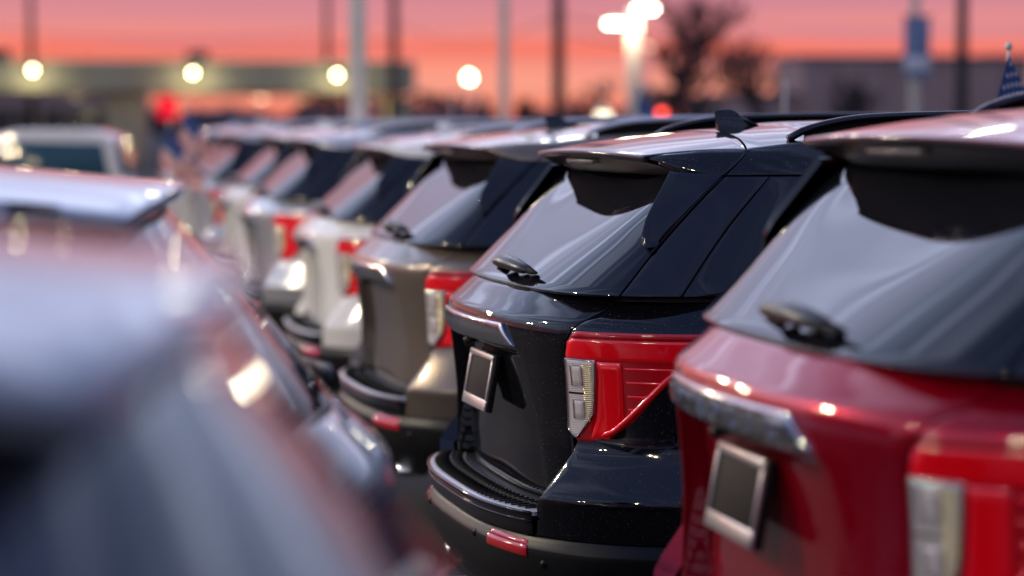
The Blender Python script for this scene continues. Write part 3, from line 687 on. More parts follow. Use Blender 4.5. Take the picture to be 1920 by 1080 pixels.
def make_crossover():
    S = CRO; root = bpy.data.objects.new('crossover', None); link(root)
    for nm, fn, zs_, o in (('inner_body', S.body, [.30, .5, .7, .9, 1.0, 1.12, 1.185], .025), ('pillar_frame', S.green, [1.18, 1.28, 1.4, 1.6], .02)):
        def inner(u, v, fn=fn, o=o):
            q = fn(lerp(-3, 3, u), v); d = Vector((2.2 - q.x, -q.y, 0)); return q + d.normalized() * o
        grid_patch(nm, inner, lin(81), zs_, DARK, root, rim=0, edge=False)
    zk = [.50, .56, .60, .64, .66, .68, .72, .78, .85, .92, .98, 1.01, 1.03, 1.05, 1.07, 1.09, 1.11, 1.13, 1.15, 1.17]
    gs = tabz([(.44, .66), (.45, .85), (.47, 1.0), (.50, 1.19)]); ws = tabz([(.50, 1.19), (.53, 1.57)])
    for sg in (1, -1):
        side_sheet(S, 'quarter_panel', lambda z: gs(z) + .002, lambda z: S.p_at_x(1.50, z), .66, 1.187, zk, 34, None, root, sg, arches=(.98,), rim=.03)
        side_sheet(S, 'bumper_side', lambda z: gs(.66) + .001, lambda z: S.p_at_x(.64, z), .46, .657, zk, 10, None, root, sg)
        x0 = 1.505
        for x1 in (2.38, 3.20):
            d = side_sheet(S, 'door', (lambda a: lambda z: S.p_at_x(a, z))(x0), (lambda a: lambda z: S.p_at_x(a, z))(x1), .38, 1.187, zk, 12, None, root, sg, arches=(.98, 3.68))
            hx = x1 - .65; v, f = tube_vf([S.body(sg * S.p_at_x(hx + t * .2, .93), .93) + Vector((0, -sg * (.01 + .03 * math.sin(math.pi * t)), 0)) for t in lin(7)], .013, 8)
            mesh_obj('handle', v, f, None, d); x0 = x1 + .006
        side_sheet(S, 'front_fender', lambda z: S.p_at_x(3.206, z), lambda z: 2.62, .33, 1.187, zk, 24, None, root, sg, arches=(3.68,))
        grid_patch('sill', lambda u, v: S.body(sg * S.p_at_x(lerp(1.4, 3.25, u), v), v), lin(12), [.26, .30, .375], PLASTIC, root)
        for cx in (.98, 3.68):
            pts = []
            for a in lin(21, -10, 190):
                x = cx - math.cos(R(a)) * .425; z = max(.27, .39 + math.sin(R(a)) * .425); q = S.body(sg * S.p_at_x(x, min(z, 1.1)), z); q.z = z; pts.append(q)
            v, f = tube_vf(pts, .022, 6); mesh_obj('arch_moulding', v, f, PLASTIC, root); make_wheel(root, cx, -sg * .77, r=.36)
        pz = lambda x: (lambda z: S.p_at_x(x, z, S.green)); zs = lin(8, 1.193, 1.565)
        side_sheet(S, 'pillar_trim', lambda z: ws(z) + .003, lambda z: ws(z) + .10, 1.193, 1.565, zs, 8, None, root, sg, fn=S.green)
        side_sheet(S, 'quarter_window', lambda z: ws(z) + .105, lambda z: lerp(pz(1.36)(z), pz(1.5)(z), (z - 1.19) / .45), 1.193, 1.565, zs, 12, GLASS, root, sg, fn=S.green)
        side_sheet(S, 'rear_door_window', lambda z: lerp(pz(1.38)(z), pz(1.52)(z), (z - 1.19) / .45) + .01, pz(2.30), 1.193, 1.565, zs, 10, GLASS, root, sg, fn=S.green)
        side_sheet(S, 'front_door_window', pz(2.36), lambda z: 2.14, 1.193, 1.565, zs, 8, GLASS, root, sg, fn=S.green)
        side_sheet(S, 'windscreen_pillar', lambda z: 2.15, lambda z: 2.32, 1.193, 1.60, zs, 5, None, root, sg, fn=S.green)
        def f_(u, v, sg=sg):
            z = 1.569; x = lerp(.60, 2.74, u); a = S.green(sg * S.p_at_x(x, z, S.green), z); b = Vector((x, -sg * .61, cro_roof_z(x, .61))); c = a.lerp(b, v); c.y -= sg * .012 * math.sin(math.pi * v); return c
        grid_patch('roof_side', f_, lin(24), lin(5), None, root)
        v, f = tube_vf([(2.98, -sg * .88, 1.14), (3.0, -sg * .95, 1.16), (3.0, -sg * 1.02, 1.18), (3.0, -sg * 1.06, 1.18)], [.03, .06, .08, .055], 14, .8); mesh_obj('wing_mirror', v, f, None, root)
        tl = grid_patch('taillight', lambda u, z: S.body(sg * lerp(.34, .80, u), z + .012 * u), lin(16), [.97, 1.0, 1.02, 1.04, 1.055, 1.07], REDH, root, off=.006, rim=.02)
        grid_patch('light_bar', lambda u, z: S.body(sg * lerp(.48, .76, u), z + .012 * u), lin(12), [.995, 1.015, 1.035], REDL, tl, off=.012, rim=.006)
        grid_patch('reversing_lens', lambda u, z: S.body(sg * lerp(.355, .46, u), z), lin(6), [.985, 1.02, 1.055], CLEAR, tl, off=.011, rim=.006)
        grid_patch('headlight', lambda u, v: S.body(sg * lerp(2.42, 2.76, u), lerp(1.03, 1.12, v)), lin(12), lin(5), HLAMP, root, off=.006)
    gate = grid_patch('liftgate', lambda u, z: S.body(lerp(-1, 1, u) * (gs(z) - .002), z) + Vector((.035 * max(0, 1 - abs(2 * u - 1) * 2.2) * (1 if .70 < z < .9 else 0), 0, 0)), lin(41), [.662] + zk[4:] + [1.187], None, root)
    grid_patch('rear_window', lambda u, z: S.green(lerp(-1, 1, u) * (ws(z) - .002), z), lin(41), lin(14, 1.193, 1.575), GLASS2, root, rim=.01)
    bf = lambda u, z: S.body(lerp(-.72, .72, u), z)
    b = grid_patch('bumper', bf, lin(41), [.30, .34, .38, .42, .456], PLASTIC, root, off=.006)
    grid_patch('bumper_centre', lambda u, z: S.body(lerp(-.438, .438, u), z), lin(31), [.46, .50, .56, .60, .64, .657], None, b)
    v, f = box_vf((.045, 0, .80), (.016, .32, .17)); bevel_obj('number_plate', (v, f), PLATE, gate, .003)
    v, f = tube_vf([S.green(-.05, 1.225) + Vector((-.02, 0, .01)), S.green(.10, 1.23) + Vector((-.022, 0, .01)), S.green(.26, 1.235) + Vector((-.014, 0, .008))], [.014, .012, .006], 8); mesh_obj('wiper', v, f, PLASTIC, gate)
    xt = lambda y: .42 + .22 * y * y
    def sp_top(u, v):
        y = lerp(-.58, .58, u) * lerp(1, 1.05, v); x = lerp(xt(y), .84, v); return Vector((x, y, lerp(1.625 - .05 * (abs(y) / .6) ** 2.3, cro_roof_z(.84, y), v)))
    sp = grid_patch('spoiler', sp_top, lin(31), lin(8), None, root, ref=Vector((.7, 0, 1.2)), rim=.02, rnd=.004)
    grid_patch('spoiler_underside', lambda u, v: Vector((lerp(xt(lerp(-.57, .57, u)) + .01, .50, v), lerp(-.57, .57, u), lerp(1.603 - .05 * (abs(2 * u - 1)) ** 2.3, 1.555, v))), lin(25), lin(4), None, sp, ref=Vector((.5, 0, 2)), rim=0, edge=False)
    grid_patch('roof', lambda u, v: Vector((lerp(.845, 2.72 - .18 * (abs(u) / .61) ** 2.5, v), u, cro_roof_z(lerp(.845, 2.72, v), u))), lin(31, -.61, .61), lin(14), None, root, ref=Vector((2, 0, 0)))
    grid_patch('windscreen', lambda u, z: S.green(lerp(2.33, 3.67, u) if u <= .5 else -(6 - lerp(2.33, 3.67, u)), z), lin(25), lin(8, 1.14, 1.60), GLASS, root)
    def hood(u, v):
        p = lerp(2.02, 2.97, v); a, c = S.body(p, 1.187), S.body(-p, 1.187); q = a.lerp(c, u); q.z += .04 * math.sin(math.pi * u) ** .6 * (1 - .3 * v); return q
    grid_patch('bonnet', hood, lin(17), lin(12), None, root, ref=Vector((3.6, 0, 0)))
    grid_patch('front_bumper', lambda u, z: S.body(lerp(2.63, 3.37, u) if u <= .5 else -(6 - lerp(2.63, 3.37, u)), z), lin(21), [.30, .4, .5, .6], None, root)
    g = grid_patch('grille', lambda u, z: S.body(lerp(2.68, 3.32, u) if u <= .5 else -(6 - lerp(2.68, 3.32, u)), z), lin(17), [.62, .8, .9, 1.0, 1.09], PLASTIC, root)
    for z in (.72, .84, .96):
        v, f = tube_vf([S.body(lerp(2.72, 3.28, u) if u <= .5 else -(6 - lerp(2.72, 3.28, u)), z) for u in lin(17)], .01, 6); mesh_obj('grille_bar', v, f, CHROME, g)
    return root
cro = make_crossover(); paint_slots(cro, {'*': P_SLATE})
for i, (x, y, rz, lab) in enumerate(((.585, 1.98, R(173.0), 'dull silver crossover filling the near left, wholly out of focus'),
                                     (.685, 4.78, R(174), 'silver crossover behind the nearest blurred one, roof and hatch in view'))):
    c = cro if i == 0 else copy_tree(cro)
    if i: repaint(c, {'*': P_SILVER})
    c.location = (x, y, 0); c.rotation_euler = (0, 0, rz); tag(c, lab, 'crossover', 'silver crossovers in the left-hand row')

# ------------------------------------------------------------------ background
CONC = principled('warm painted concrete', (.34, .31, .22), rough=.8, var=(.6, .15))
WALLG = principled('grey cladding', (.52, .33, .25), rough=.8, var=(.3, .2))
WALLD = principled('dark cladding', (.05, .045, .055), rough=.8)
ROOFD = principled('dark roofing', (.03, .022, .028), rough=.9)
GLAZE = principled('shop glazing', (.02, .02, .028), rough=.08)
POLEP = principled('pale painted steel', (.62, .58, .50), rough=.5, var=(2, .15))
WOOD = principled('weathered pole timber', (.06, .045, .04), rough=.9)
DKMET = principled('dark metal', (.03, .03, .03), rough=.5)
LAMP = emis('lit lamp lens', (1.0, .90, .52), 30); LAMPW = emis('lit luminaire, near', (1.0, .95, .76), 28)
LAMPO = emis('lit orange lamp', (1.0, .50, .26), 7); REDSIG = emis('lit red sign', (1.0, .01, .04), 1.1); REDLP = emis('red signal lamp', (1, .06, .03), 9)
def bpart(name, c, s, mat, parent, w=.0):
    return bevel_obj(name, box_vf(c, s), mat, parent, w, 1, smooth=False)
def dirpt(px, dist, z=0.):
    """ground point seen at a pixel column, dist metres ahead (authoring aid for far things)"""
    a = R(10.9) + math.atan((px - 960) / 4533); return Vector((math.sin(a) * dist, math.cos(a) * dist, z))
def hz(py, dist): return 1.74 + (235 - py) / 4533 * dist
def point(loc, e, col=(1, .88, .62), r=.12, parent=None, spot=None):
    l = bpy.data.lights.new('lamp_light', 'SPOT' if spot else 'POINT'); l.energy = e; l.color = col; l.shadow_soft_size = r
    if spot: l.spot_size = R(spot); l.spot_blend = .5
    o = bpy.data.objects.new('lamp_light', l); link(o, parent); o.location = loc; return o

# service canopy on two piers, three floodlights under its edge
can = empty('canopy', dirpt(300, 110), R(-3.5), label='long flat concrete canopy on square piers behind the lot', category='canopy')
def cx_(px): return (px - 300) / 4533 * 110
bpart('fascia', ((cx_(-260) + cx_(765)) / 2, 0, hz(147, 110)), (cx_(765) - cx_(-260), 6.0, 1.35), CONC, can, .03)
bpart('soffit', ((cx_(-260) + cx_(750)) / 2, .2, hz(175, 110) - .03), (cx_(750) - cx_(-260) , 5.2, .10), WALLG, can)
for a, b in ((207, 272), (716, 760), (-190, -140)):
    bpart('pier', ((cx_(a) + cx_(b)) / 2, -1.6, hz(180, 110) / 2 - .02), (cx_(b) - cx_(a), 1.2, hz(180, 110) - .1), CONC, can, .02)
for a in (10, 372): bpart('roof_vent', (cx_(a), 0, hz(110, 110)), (1.0, 1.2, .55), DKMET, can, .02)
for k, (px, py) in enumerate(((80, 137), (363, 141), (622, 144))):
    fl = empty('floodlight', can.matrix_basis @ Vector((cx_(px), -3.25, hz(py, 110))), R(-3.5), label=('left', 'middle', 'right')[k] + 'most of the three lit floodlights on the canopy edge' if k != 1 else 'middle one of the three lit floodlights on the canopy edge', category='floodlight', group='floodlights on the canopy')
    bevel_obj('housing', box_vf((0, .12, .05), (.5, .22, .30)), DKMET, fl, .02); mesh_obj('lens', *lathe_vf([(.001, -.02), (.08, -.02), (.10, .02)], 20), LAMP, fl)
    point((0, -.9, -.45), 110, (1, .9, .55), r=.15, parent=fl)
for px in (150, 330, 560, 690):  # fill lights added under the soffit to brighten the piers
    cl_ = empty('pier_fill_light', can.matrix_basis @ Vector((cx_(px), -.8, hz(181, 110) - .06)), R(-3.5), label={150: 'added fill light left of the wide pier', 330: 'added fill light between pier and red sign', 560: 'added fill light over the open bay', 690: 'added fill light next to the end pier'}[px], category='fill light', group='fill lights added in the canopy soffit')
    bevel_obj('housing', box_vf((0, 0, 0), (.5, .5, .06)), DKMET, cl_, .01); bevel_obj('lens', box_vf((0, 0, -.035), (.4, .4, .02)), emis('fill light lens', (1, .85, .5), 3), cl_, .004); point((0, -1.0, -.5), 45, (1, .85, .45), .2, cl_)
# showroom behind the canopy
sh = empty('showroom', dirpt(60, 128), R(-2), label='low dark showroom with glazed front behind the canopy', category='building')
w_ = 128 / 4533
bpart('wall', (0, 4, 2.2), (430 * w_, 8, 4.0), WALLG, sh, .02)
for k in range(9): 
    f = bpart('window', ((-190 + 46 * k) * w_, -.04, 1.5), (40 * w_, .12, 2.2), GLAZE, sh)
bpart('roof', (0, 3.8, 4.28), (440 * w_, 8.6, .16), WALLD, sh)
# red sign under the canopy
rs = empty('sign', dirpt(316, 106, 0), R(-4), label='small glowing red sign on a post under the canopy', category='sign')
bevel_obj('sign_box', box_vf((0, 0, hz(201, 106)), (.75, .25, .95)), REDSIG, rs, .04); bevel_obj('post', box_vf((.0, 0, hz(222, 106) / 2), (.16, .16, hz(222, 106))), DKMET, rs, .01)
# houses in the gap
def house(px, d, wpx, top, eave, lab, mat=ROOFD, rz=0):
    h = empty('house', dirpt(px, d), R(rz), label=lab, category='house', group='low houses on the skyline')
    w = wpx * d / 4533; zt = hz(top, d); ze = hz(eave, d); dp = 9
    bpart('wall', (0, dp / 2, ze / 2), (w, dp, ze), WALLD, h)
    V = [Vector(p) for p in ((-w / 2 - .4, -.4, ze), (w / 2 + .4, -.4, ze), (w / 2 + .4, dp + .4, ze), (-w / 2 - .4, dp + .4, ze), (-w * .3, dp / 2, zt), (w * .3, dp / 2, zt))]
    mesh_obj('roof', V, [[0, 1, 5, 4], [2, 3, 4, 5], [1, 2, 5], [3, 0, 4], [0, 3, 2, 1]], mat, h, False)
    for k in (-.3, 0, .3): bpart('window', (w * k, -.03, ze * .55), (w * .12, .1, ze * .35), GLAZE, h)
    return h
house(430, 190, 170, 205, 226, 'dark hip-roofed house just right of the red sign')
house(560, 210, 130, 219, 236, 'smallest dark house between two larger roofs under the canopy')
house(640, 180, 150, 210, 222, 'dark house behind the right end of the canopy')
house(800, 240, 190, 212, 228, 'dark long house right of the canopy end')
house(1090, 230, 160, 206, 222, 'dark house left of the twin-head lamp post')
# flat-roofed store on the right
st = empty('store', dirpt(1718, 120), R(-4), label='large flat-roofed grey store building on the right', category='building')
u = 120 / 4533
bpart('wall', (0, 3, hz(112, 120) / 2), (430 * u, 6, hz(112, 120)), WALLG, st, .02)
bpart('parapet', (0, 3, hz(112, 120) + .06), (434 * u, 6.3, .14), WALLD, st)
for k in range(8): bpart('wall_panel', ((-190 + 54 * k) * u, -.05, hz(112, 120) * .5), (51 * u, .1, hz(112, 120) * .93), WALLG, st)
bpart('low_wing', (-295 * u, 3, hz(180, 120) / 2), (165 * u, 5, hz(180, 120)), WALLG, st, .02)
bpart('wing_parapet', (-295 * u, 3, hz(180, 120) + .05), (167 * u, 5.2, .1), WALLD, st)

# lamp posts and utility poles
def lamp_post(px, d, top_py, heads, lab, wpx=.16, e=0, mat=POLEP, lamp=LAMPW, grp='pale steel lamp posts', ball=False):
    r = empty('lamp_post', dirpt(px, d), R(-10), label=lab, category='lamp post', group=grp); zt = hz(top_py, d)
    bevel_obj('pole', box_vf((0, 0, zt / 2 + .1), (wpx, wpx, zt - .2)), mat, r, .01); bevel_obj('base', tuple(box_vf((0, 0, .12), (.5, .5, .24))), CONC, r, .03)
    for (hx, hy, w) in heads:
        zz_ = hz(hy, d); x = (hx - px) * d / 4533
        a = bevel_obj('head', box_vf((x, 0, zz_ + .09), (w, .42, .12)), mat, r, .02)
        if ball:
            v, f = lathe_vf([(.001, -w / 2)] + [(w / 2 * math.cos(R(t)), w / 2 * math.sin(R(t))) for t in range(-75, 76, 15)] + [(.001, w / 2)], 20); o = mesh_obj('lens', [q + Vector((x, -.05, zz_)) for q in v], f, lamp, a)
        else: bevel_obj('lens', box_vf((x, -.02, zz_ + .0), (w * .9, .36, .10)), lamp, a, .02)
        if abs(x) > .2: bevel_obj('arm', box_vf((x / 2, 0, zz_ + .1), (abs(x), .06, .06)), mat, r, .01)
        if e: point((x, -.3, zz_ - .25), e, r=.2, parent=r)
    return r
lamp_post(1187, 62, 16, ((1208, 19, .58), (1152, 46, .50)), 'lit twin-head lamp post, tallest and brightest of the lamps', .30, 90)
lamp_post(672, 26, -900, ((700, -890, .6), (640, -890, .6)), 'pale lamp post in front of the canopy, top out of view', .17)
lamp_post(945, 34, -700, ((980, -690, .6), (910, -690, .6)), 'pale slim lamp post in the middle of the skyline', .13)
lamp_post(1712, 40, -600, ((1740, -590, .6), (1680, -590, .6)), 'pale lamp post with a blue and white banner, right side', .13)
lamp_post(880, 150, 142, ((880, 146, .50),), 'distant lit lamp alone in the open sky', .22, 0, lamp=LAMP, grp='distant lit lamps', ball=True)
lamp_post(490, 170, 180, ((490, 186, .9),), 'distant peach lamp in the gap under the canopy', .2, 0, lamp=LAMPO, grp='distant lit lamps')
lamp_post(690, 150, 200, ((690, 208, 1.3),), 'distant orange lamp seen right beside the near pale post', .2, 0, lamp=emis('dim orange lamp', (1, .28, .18), 1.6), grp='distant lit lamps')
lamp_post(1130, 170, 158, ((1130, 165, .9),), 'dim distant lamp left of the twin-head post', .2, 0, lamp=emis('dim peach lamp', (1, .45, .3), 2.5), grp='distant lit lamps')
lamp_post(1212, 140, 82, ((1212, 90, .6),), 'faint distant lamp right of the twin-head post', .2, 0, lamp=emis('faint lamp', (1, .7, .45), 5), grp='distant lit lamps')
lamp_post(1130, 55, 208, ((1131, 215, .34),), 'low warm white lamp just above the car roofs', .1, 0, lamp=emis('low lamp', (1, .86, .6), 4), grp='distant lit lamps', ball=True)
lamp_post(1240, 75, 204, ((1240, 210, .22),), 'round red signal light low above the roofs', .1, 0, lamp=REDLP, grp='signal lights', ball=True)
# blue and white banner with its bracket
bn = empty('banner', dirpt(1716, 39.6), R(-10), label='blue and white vertical banner hanging on a lamp post', category='banner')
BLUEB = principled('blue banner cloth', (.16, .22, .36), rough=.8, var=(5, .3)); WHB = principled('white banner cloth', (.6, .62, .68), rough=.8)
bevel_obj('cloth', box_vf((0, 0, (hz(40, 40) + hz(150, 40)) / 2), (.42, .02, hz(40, 40) - hz(150, 40))), BLUEB, bn, .003)
bevel_obj('stripe', box_vf((0, -.015, hz(122, 40)), (.40, .012, .22)), WHB, bn, .003); bevel_obj('bracket', box_vf((0, 0, hz(38, 40)), (.5, .03, .03)), DKMET, bn, .003)
def util_pole(px, d, top, w, lab, arm=True, mat=WOOD):
    r = empty('utility_pole', dirpt(px, d), R(-12), label=lab, category='utility pole', group='utility poles along the road'); zt = hz(top, d)
    v, f = tube_vf([(0, 0, 0), (0, 0, zt * .5), (0, 0, zt)], [w, w * .85, w * .7], 12); mesh_obj('pole', v, f, mat, r)
    if arm:
        bevel_obj('crossarm', box_vf((0, -.2, zt - .6), (2.2, .1, .12)), mat, r, .01)
        for x in (-.95, -.4, .4, .95): v, f = tube_vf([(x, -.2, zt - .54), (x, -.2, zt - .36)], .05, 8); mesh_obj('insulator', v, f, DKMET, r)
    return r
util_pole(1047, 70, -260, .20, 'dark utility pole in the middle of the sky')
util_pole(740, 95, -200, .20, 'utility pole standing behind the canopy end')
util_pole(615, 120, -160, .17, 'thin far utility pole above the canopy')
util_pole(62, 110, -120, .17, 'utility pole at the far left above the canopy')
util_pole(1800, 48, -420, .13, 'near black pole in front of the store', False, DKMET)
# overhead wires
def wire(pts, sag, lab):
    a, b = pts; P = [a.lerp(b, t) - Vector((0, 0, sag * 4 * t * (1 - t))) for t in lin(17)]
    v, f = tube_vf(P, .018, 5); tag(mesh_obj('overhead_wire', v, f, DKMET), lab, 'wire', 'overhead wires')
wire((dirpt(-300, 125, hz(15, 125)), dirpt(615, 120, hz(60, 120))), 1.0, 'upper sagging wire over the left end of the canopy')
wire((dirpt(-300, 125, hz(45, 125)), dirpt(740, 95, hz(75, 95))), 1.2, 'lower sagging wire over the canopy')
wire((dirpt(740, 95, hz(40, 95)), dirpt(1047, 70, hz(30, 70))), .8, 'wire crossing the middle of the sky')
wire((dirpt(1047, 70, hz(30, 70)), dirpt(2150, 90, hz(60, 90))), 1.2, 'upper wire running right above the store roof')
wire((dirpt(1047, 70, hz(62, 70)), dirpt(2150, 90, hz(85, 90))), 1.0, 'lower wire running right above the store roof')

# bare and evergreen trees
BARK = principled('dark bark', (.045, .032, .028), rough=.9); NEED = principled('dark evergreen foliage', (.02, .025, .018), rough=.9)
TWIG = principled('fine dry twigs', (.055, .036, .032), rough=.9)
def bare_tree(px, d, base_w, top_py, lab, spread=1.0, seed=1, crown=None):
    rnd = random.Random(seed); r = empty('bare_tree', dirpt(px, d), 0, label=lab, category='tree', group='bare winter trees'); H = hz(top_py, d)
    tr, lim, tw = [], [], []
    def grow(p, dr, L_, rad, depth):
        n = 4; pts = [p]; q = p
        for k in range(n):
            dr = (dr + Vector((rnd.uniform(-.18, .18), rnd.uniform(-.18, .18), rnd.uniform(-.05, .12)))).normalized(); q = q + dr * L_ / n; pts.append(q)
        (tr if depth == 0 else lim if depth < 3 else tw).append(tube_vf(pts, [rad * lerp(1, .6, i / n) for i in range(n + 1)], 6 if depth < 3 else 3, caps=False))
        if depth >= (6 if crown else 5): return
        for k in range(3 if depth else 5):
            a = rnd.uniform(0, 6.28); t = rnd.choice((2, 3, 4, 4)); e = rnd.uniform(.45, .95) * spread
            nd = (dr + Vector((math.cos(a) * e, math.sin(a) * e, rnd.uniform(-.1, .35)))).normalized(); grow(pts[t], nd, L_ * rnd.uniform(.58, .82) * (.72 if crown and depth == 0 else 1), max(rad * .62, .021 if crown else .030), depth + 1)
    grow(Vector((0, 0, 0)), Vector((0, 0, 1)), H * (.50 if crown else .36), base_w, 0)
    for nm, l, m in (('trunk', tr, BARK), ('limbs', lim, BARK), ('crown', tw, TWIG)):
        v, f = join(l); o = mesh_obj(nm, v, f, m, r)
        if nm == 'crown': o['kind'] = 'stuff'
    return r
bare_tree(1312, 85, .22, 8, 'tall bare tree with dense twiggy crown right of the bright lamp', 1.15, 3, True)
bare_tree(1430, 95, .14, 70, 'slim bare tree left of the store roof', .8, 5)
bare_tree(1590, 100, .12, 135, 'low bare tree in front of the store wall', 1.1, 8)
bare_tree(1255, 90, .12, 120, 'small bare tree low behind the twin-head lamp post', 1.2, 9)
bare_tree(1120, 110, .12, 150, 'faint bare tree left of the twin-head lamp post', 1.1, 11)
def evergreen(px, d, top_py, wpx, lab, seed):
    rnd = random.Random(seed); r = empty('evergreen_tree', dirpt(px, d), 0, label=lab, category='tree', group='small evergreens'); H = hz(top_py, d); W = wpx * d / 4533 / 2
    v, f = tube_vf([(0, 0, 0), (0, 0, H * .9)], [.14, .04], 8); mesh_obj('trunk', v, f, BARK, r); V, F = [], []
    for k in range(1500):
        t = rnd.random() ** .7; z = H * (.08 + .92 * (1 - t)); rr = W * t * rnd.uniform(.45, 1.08); a = rnd.uniform(0, 6.28); c = Vector((math.cos(a) * rr, math.sin(a) * rr, z)); s = rnd.uniform(.10, .26)
        d1 = Vector((math.cos(a), math.sin(a), rnd.uniform(-.6, .1))) * s * 1.4; d2 = Vector((-math.sin(a), math.cos(a), rnd.uniform(-.3, .3))) * s * .5; b = len(V)
        V += [c, c + d1 + d2, c + d1 - d2]; F.append([b, b + 1, b + 2])
    o = mesh_obj('crown', V, F, NEED, r, False); o['kind'] = 'stuff'
evergreen(905, 95, 178, 50, 'dark evergreen left of the slim middle lamp post', 1); evergreen(984, 100, 182, 46, 'dark evergreen right of the slim middle lamp post', 2)
# far woods
rnd = random.Random(5); V, F = [], []
for k in range(9000):
    px = rnd.uniform(-400, 2400); d = 380 + rnd.uniform(-20, 20); h = 4.6 + 1.8 * math.sin(px * .011) + 1.2 * math.sin(px * .031 + 1) + .8 * math.sin(px * .09)
    z = rnd.uniform(0, 1) ** .6 * h; c = dirpt(px, d, z); s = rnd.uniform(.5, 1.3); b = len(V)
    V += [c + Vector((rnd.uniform(-s, s), rnd.uniform(-s, s), rnd.uniform(-s, s))) for _ in range(3)]; F.append([b, b + 1, b + 2])
tag(mesh_obj('far_trees', V, F, TWIG, None, False), 'dark line of far trees on the horizon', 'trees', kind='stuff')

# white pick-up crossing the lot beyond
PW = paint('white van paint', (.70, .68, .64)); TEAL = principled('tinted side glass', (.02, .07, .10), rough=.05)
pk = empty('pickup_truck', dirpt(120, 27), R(172), label='white pick-up cab with dark teal side window beyond the left row', category='pickup')
def ext(name, prof, w, mat, parent, bev=.03):
    n = len(prof); V = [Vector((x, s * w / 2, z)) for s in (-1, 1) for x, z in prof]
    F = [list(range(n))[::-1], [n + i for i in range(n)]] + [[i, (i + 1) % n, n + (i + 1) % n, n + i] for i in range(n)]
    return bevel_obj(name, (V, F), mat, parent, bev, 3)
ext('body', [(-2.7, .45), (-2.75, 1.05), (-.72, 1.10), (1.25, 1.14), (2.4, 1.06), (2.7, .9), (2.72, .45), (2.2, .40), (-2.2, .40)], 1.95, PW, pk, .05)
ext('cab', [(-.75, 1.08), (-.62, 1.62), (-.35, 1.70), (.35, 1.70), (.62, 1.64), (1.25, 1.12)], 1.66, PW, pk, .05)
for s in (-1, 1):
    V = [Vector((x, s * .835, z)) for x, z in ((-.60, 1.15), (-.52, 1.55), (.42, 1.57), (1.0, 1.15))]; V += [v + Vector((0, s * .012, 0)) for v in V]
    bevel_obj('side_window', (V, [[0, 1, 2, 3], [7, 6, 5, 4], [0, 4, 5, 1], [1, 5, 6, 2], [2, 6, 7, 3], [3, 7, 4, 0]]), TEAL, pk, .003)
    for x in (-1.7, 1.75): make_wheel(pk, x, s * .84)
    v, f = tube_vf([(1.0, s * .98, 1.22), (1.0, s * 1.08, 1.26), (1.0, s * 1.16, 1.26)], [.03, .09, .06], 12); mesh_obj('wing_mirror', v, f, PW, pk)
ext('windscreen', [(.68, 1.60), (1.22, 1.15), (1.24, 1.16), (.70, 1.615)], 1.5, GLASS, pk, .002)
ext('rear_window', [(-.735, 1.2), (-.65, 1.55), (-.66, 1.56), (-.747, 1.2)], 1.3, GLASS, pk, .002)

# stars-and-stripes flags clipped on the cars
FB = principled('navy flag cloth', (.025, .06, .19), rough=.85); FW = principled('white flag cloth', (.62, .58, .55), rough=.85); FR = principled('red flag cloth', (.50, .03, .03), rough=.85)
def flag(loc, H, lab, stars=True, rz=0., droop=.55, fly=.42, seed=1):
    """pole with ball, limp flag hanging from it: canton and stripes are strips of one draped sheet"""
    r = empty('flag', loc, rz, label=lab, category='flag', group='small flags standing above the car roofs'); rn = random.Random(seed)
    v, f = tube_vf([(0, 0, -.45), (0, 0, H)], .006, 8); mesh_obj('pole', v, f, FW, r)
    v, f = tube_vf([(0, 0, H), (0, 0, H + .005), (0, 0, H + .014), (0, 0, H + .024), (0, 0, H + .029)], [.004, .011, .0145, .011, .003], 12); mesh_obj('ball', v, f, POLEP, r)
    hoist = .29
    def drape(s, t):      # s along the fly 0..1, t down the hoist 0..1 -> limp cloth
        x = s * fly * (1 - droop) * 1.25 - .075 * t - .004; z = H - .018 - t * hoist - s * fly * droop * (1.9 - .9 * t); y = .020 * math.sin(s * 9 + t * 2.2) * (.3 + s) - .022
        return Vector((x, y, z))
    def piece(nm, s0, s1, t0, t1, mat, ns):
        grid_patch(nm, lambda a, b: drape(a, b), lin(ns, s0, s1), lin(3, t0, t1), mat, r, rim=0, edge=False, ref=Vector((.2, 9, 1)))
    piece('canton', 0, .42, 0, 7 / 13, FB, 12)
    for k in range(13):
        piece('stripe', .42 if k < 7 else 0, 1, k / 13, (k + 1) / 13, FR if k % 2 == 0 else FW, 14)
    if stars:
        for i in range(7):
            for j in range(5 if i % 2 == 0 else 4):
                s = .42 * (j + (.5 if i % 2 == 0 else 1.0)) / 5; t = 7 / 13 * (i + .6) / 7.2; c = drape(s, t); dx = (drape(s + .01, t) - drape(s - .01, t)).normalized(); dz = (drape(s, t + .01) - drape(s, t - .01)).normalized(); n = dx.cross(dz).normalized()
                if n.y > 0: n.negate()
                P = [c + n * .0025]
                for k in range(10): a = math.pi * k / 5; q = .0108 if k % 2 == 0 else .0048; P.append(c + n * .0025 - dz * math.cos(a) * q + dx * math.sin(a) * q)
                mesh_obj('star', P, [[0, 1 + k, 1 + (k + 1) % 10] for k in range(10)], FW, r, False)
    return r
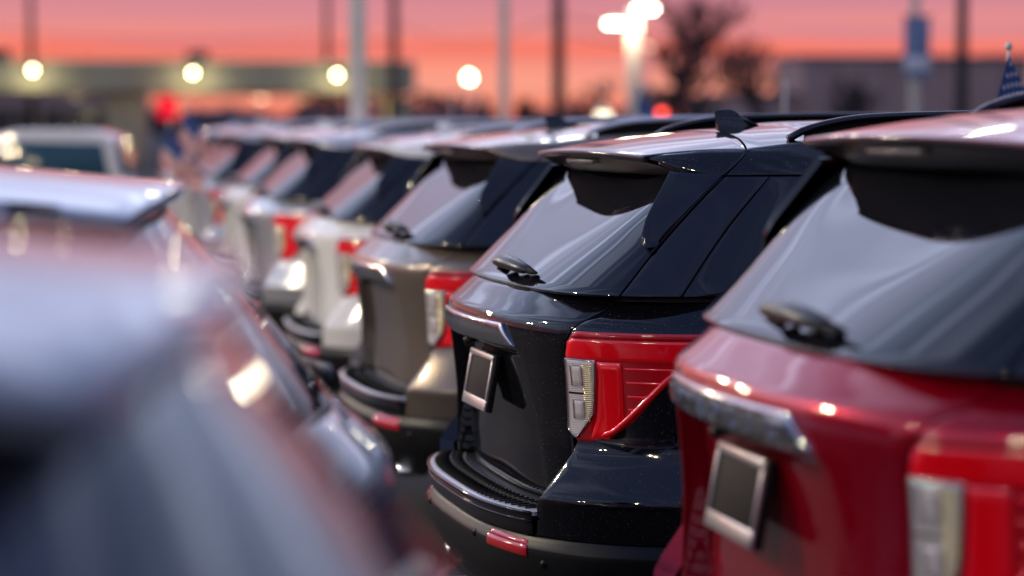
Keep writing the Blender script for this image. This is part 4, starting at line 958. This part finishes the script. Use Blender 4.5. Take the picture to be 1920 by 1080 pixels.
flag(dirpt(1887, 8.9, hz(98, 8.9) - .46), .46, 'stars and stripes flag at the right edge, canton sharp enough to see stars', rz=R(-8), seed=2)
flag(dirpt(1470, 15.5, hz(160, 15.5) - .46), .46, 'narrow furled flag behind the fin of the black SUV', False, R(70), .85, .25)
flag(dirpt(1203, 19, hz(165, 19) - .46), .46, 'blurred blue flag at the foot of the twin-head lamp post', False, R(-10))
flag(dirpt(848, 22, hz(190, 22) - .46), .46, 'faint flag above the roof of the white SUV', False, R(60), .8)
flag(dirpt(905, 24, hz(195, 24) - .46), .46, 'faint flag in front of the left evergreen', False, R(40), .8)
flag(dirpt(352, 22, hz(200, 22) - .5), .5, 'very blurred flag with red stripes, right one of the pair at the left', False, R(-10), .5, .5)
flag(dirpt(318, 20, hz(235, 20) - .5), .5, 'very blurred flag with red stripes, left one of the pair', False, R(-10), .5, .5)

# tall lot lamp posts standing outside the frame (their reflections glint on the paint)
def lot_lamp(x, y, h, lab, e=900, rz=0):
    r = empty('lot_lamp', (x, y, 0), rz, label=lab, category='lamp post', group='lot lamps outside the frame')
    bevel_obj('pole', box_vf((0, 0, h / 2), (.16, .16, h)), POLEP, r, .01)
    for s in (-1, 1):
        a = bevel_obj('head', box_vf((s * .55, 0, h + .05), (.6, .35, .10)), POLEP, r, .02); bevel_obj('lens', box_vf((s * .55, 0, h - .01), (.5, .28, .03)), LAMPW, a, .005)
        bevel_obj('arm', box_vf((s * .2, 0, h + .05), (.3, .06, .06)), POLEP, r, .01)
        point((s * .55, 0, h - .12), e, (1, .84, .58), .12, r)
lot_lamp(-6.5, 12, 6.5, 'twin-head lot lamp left of the rows', 1200)
lot_lamp(-7.0, -4, 6.5, 'twin-head lot lamp behind and left of the camera', 500)
lot_lamp(-6.5, 30, 6.5, 'twin-head lot lamp farther along the left', 700)
lot_lamp(-13, 18, 6.5, 'twin-head lot lamp one aisle over to the left', 500, R(90))
lot_lamp(-14, 2, 6.5, 'twin-head lot lamp one aisle over, behind the camera line', 500, R(90))
lot_lamp(-16, 48, 6.5, 'twin-head lot lamp one aisle over near the canopy', 500)
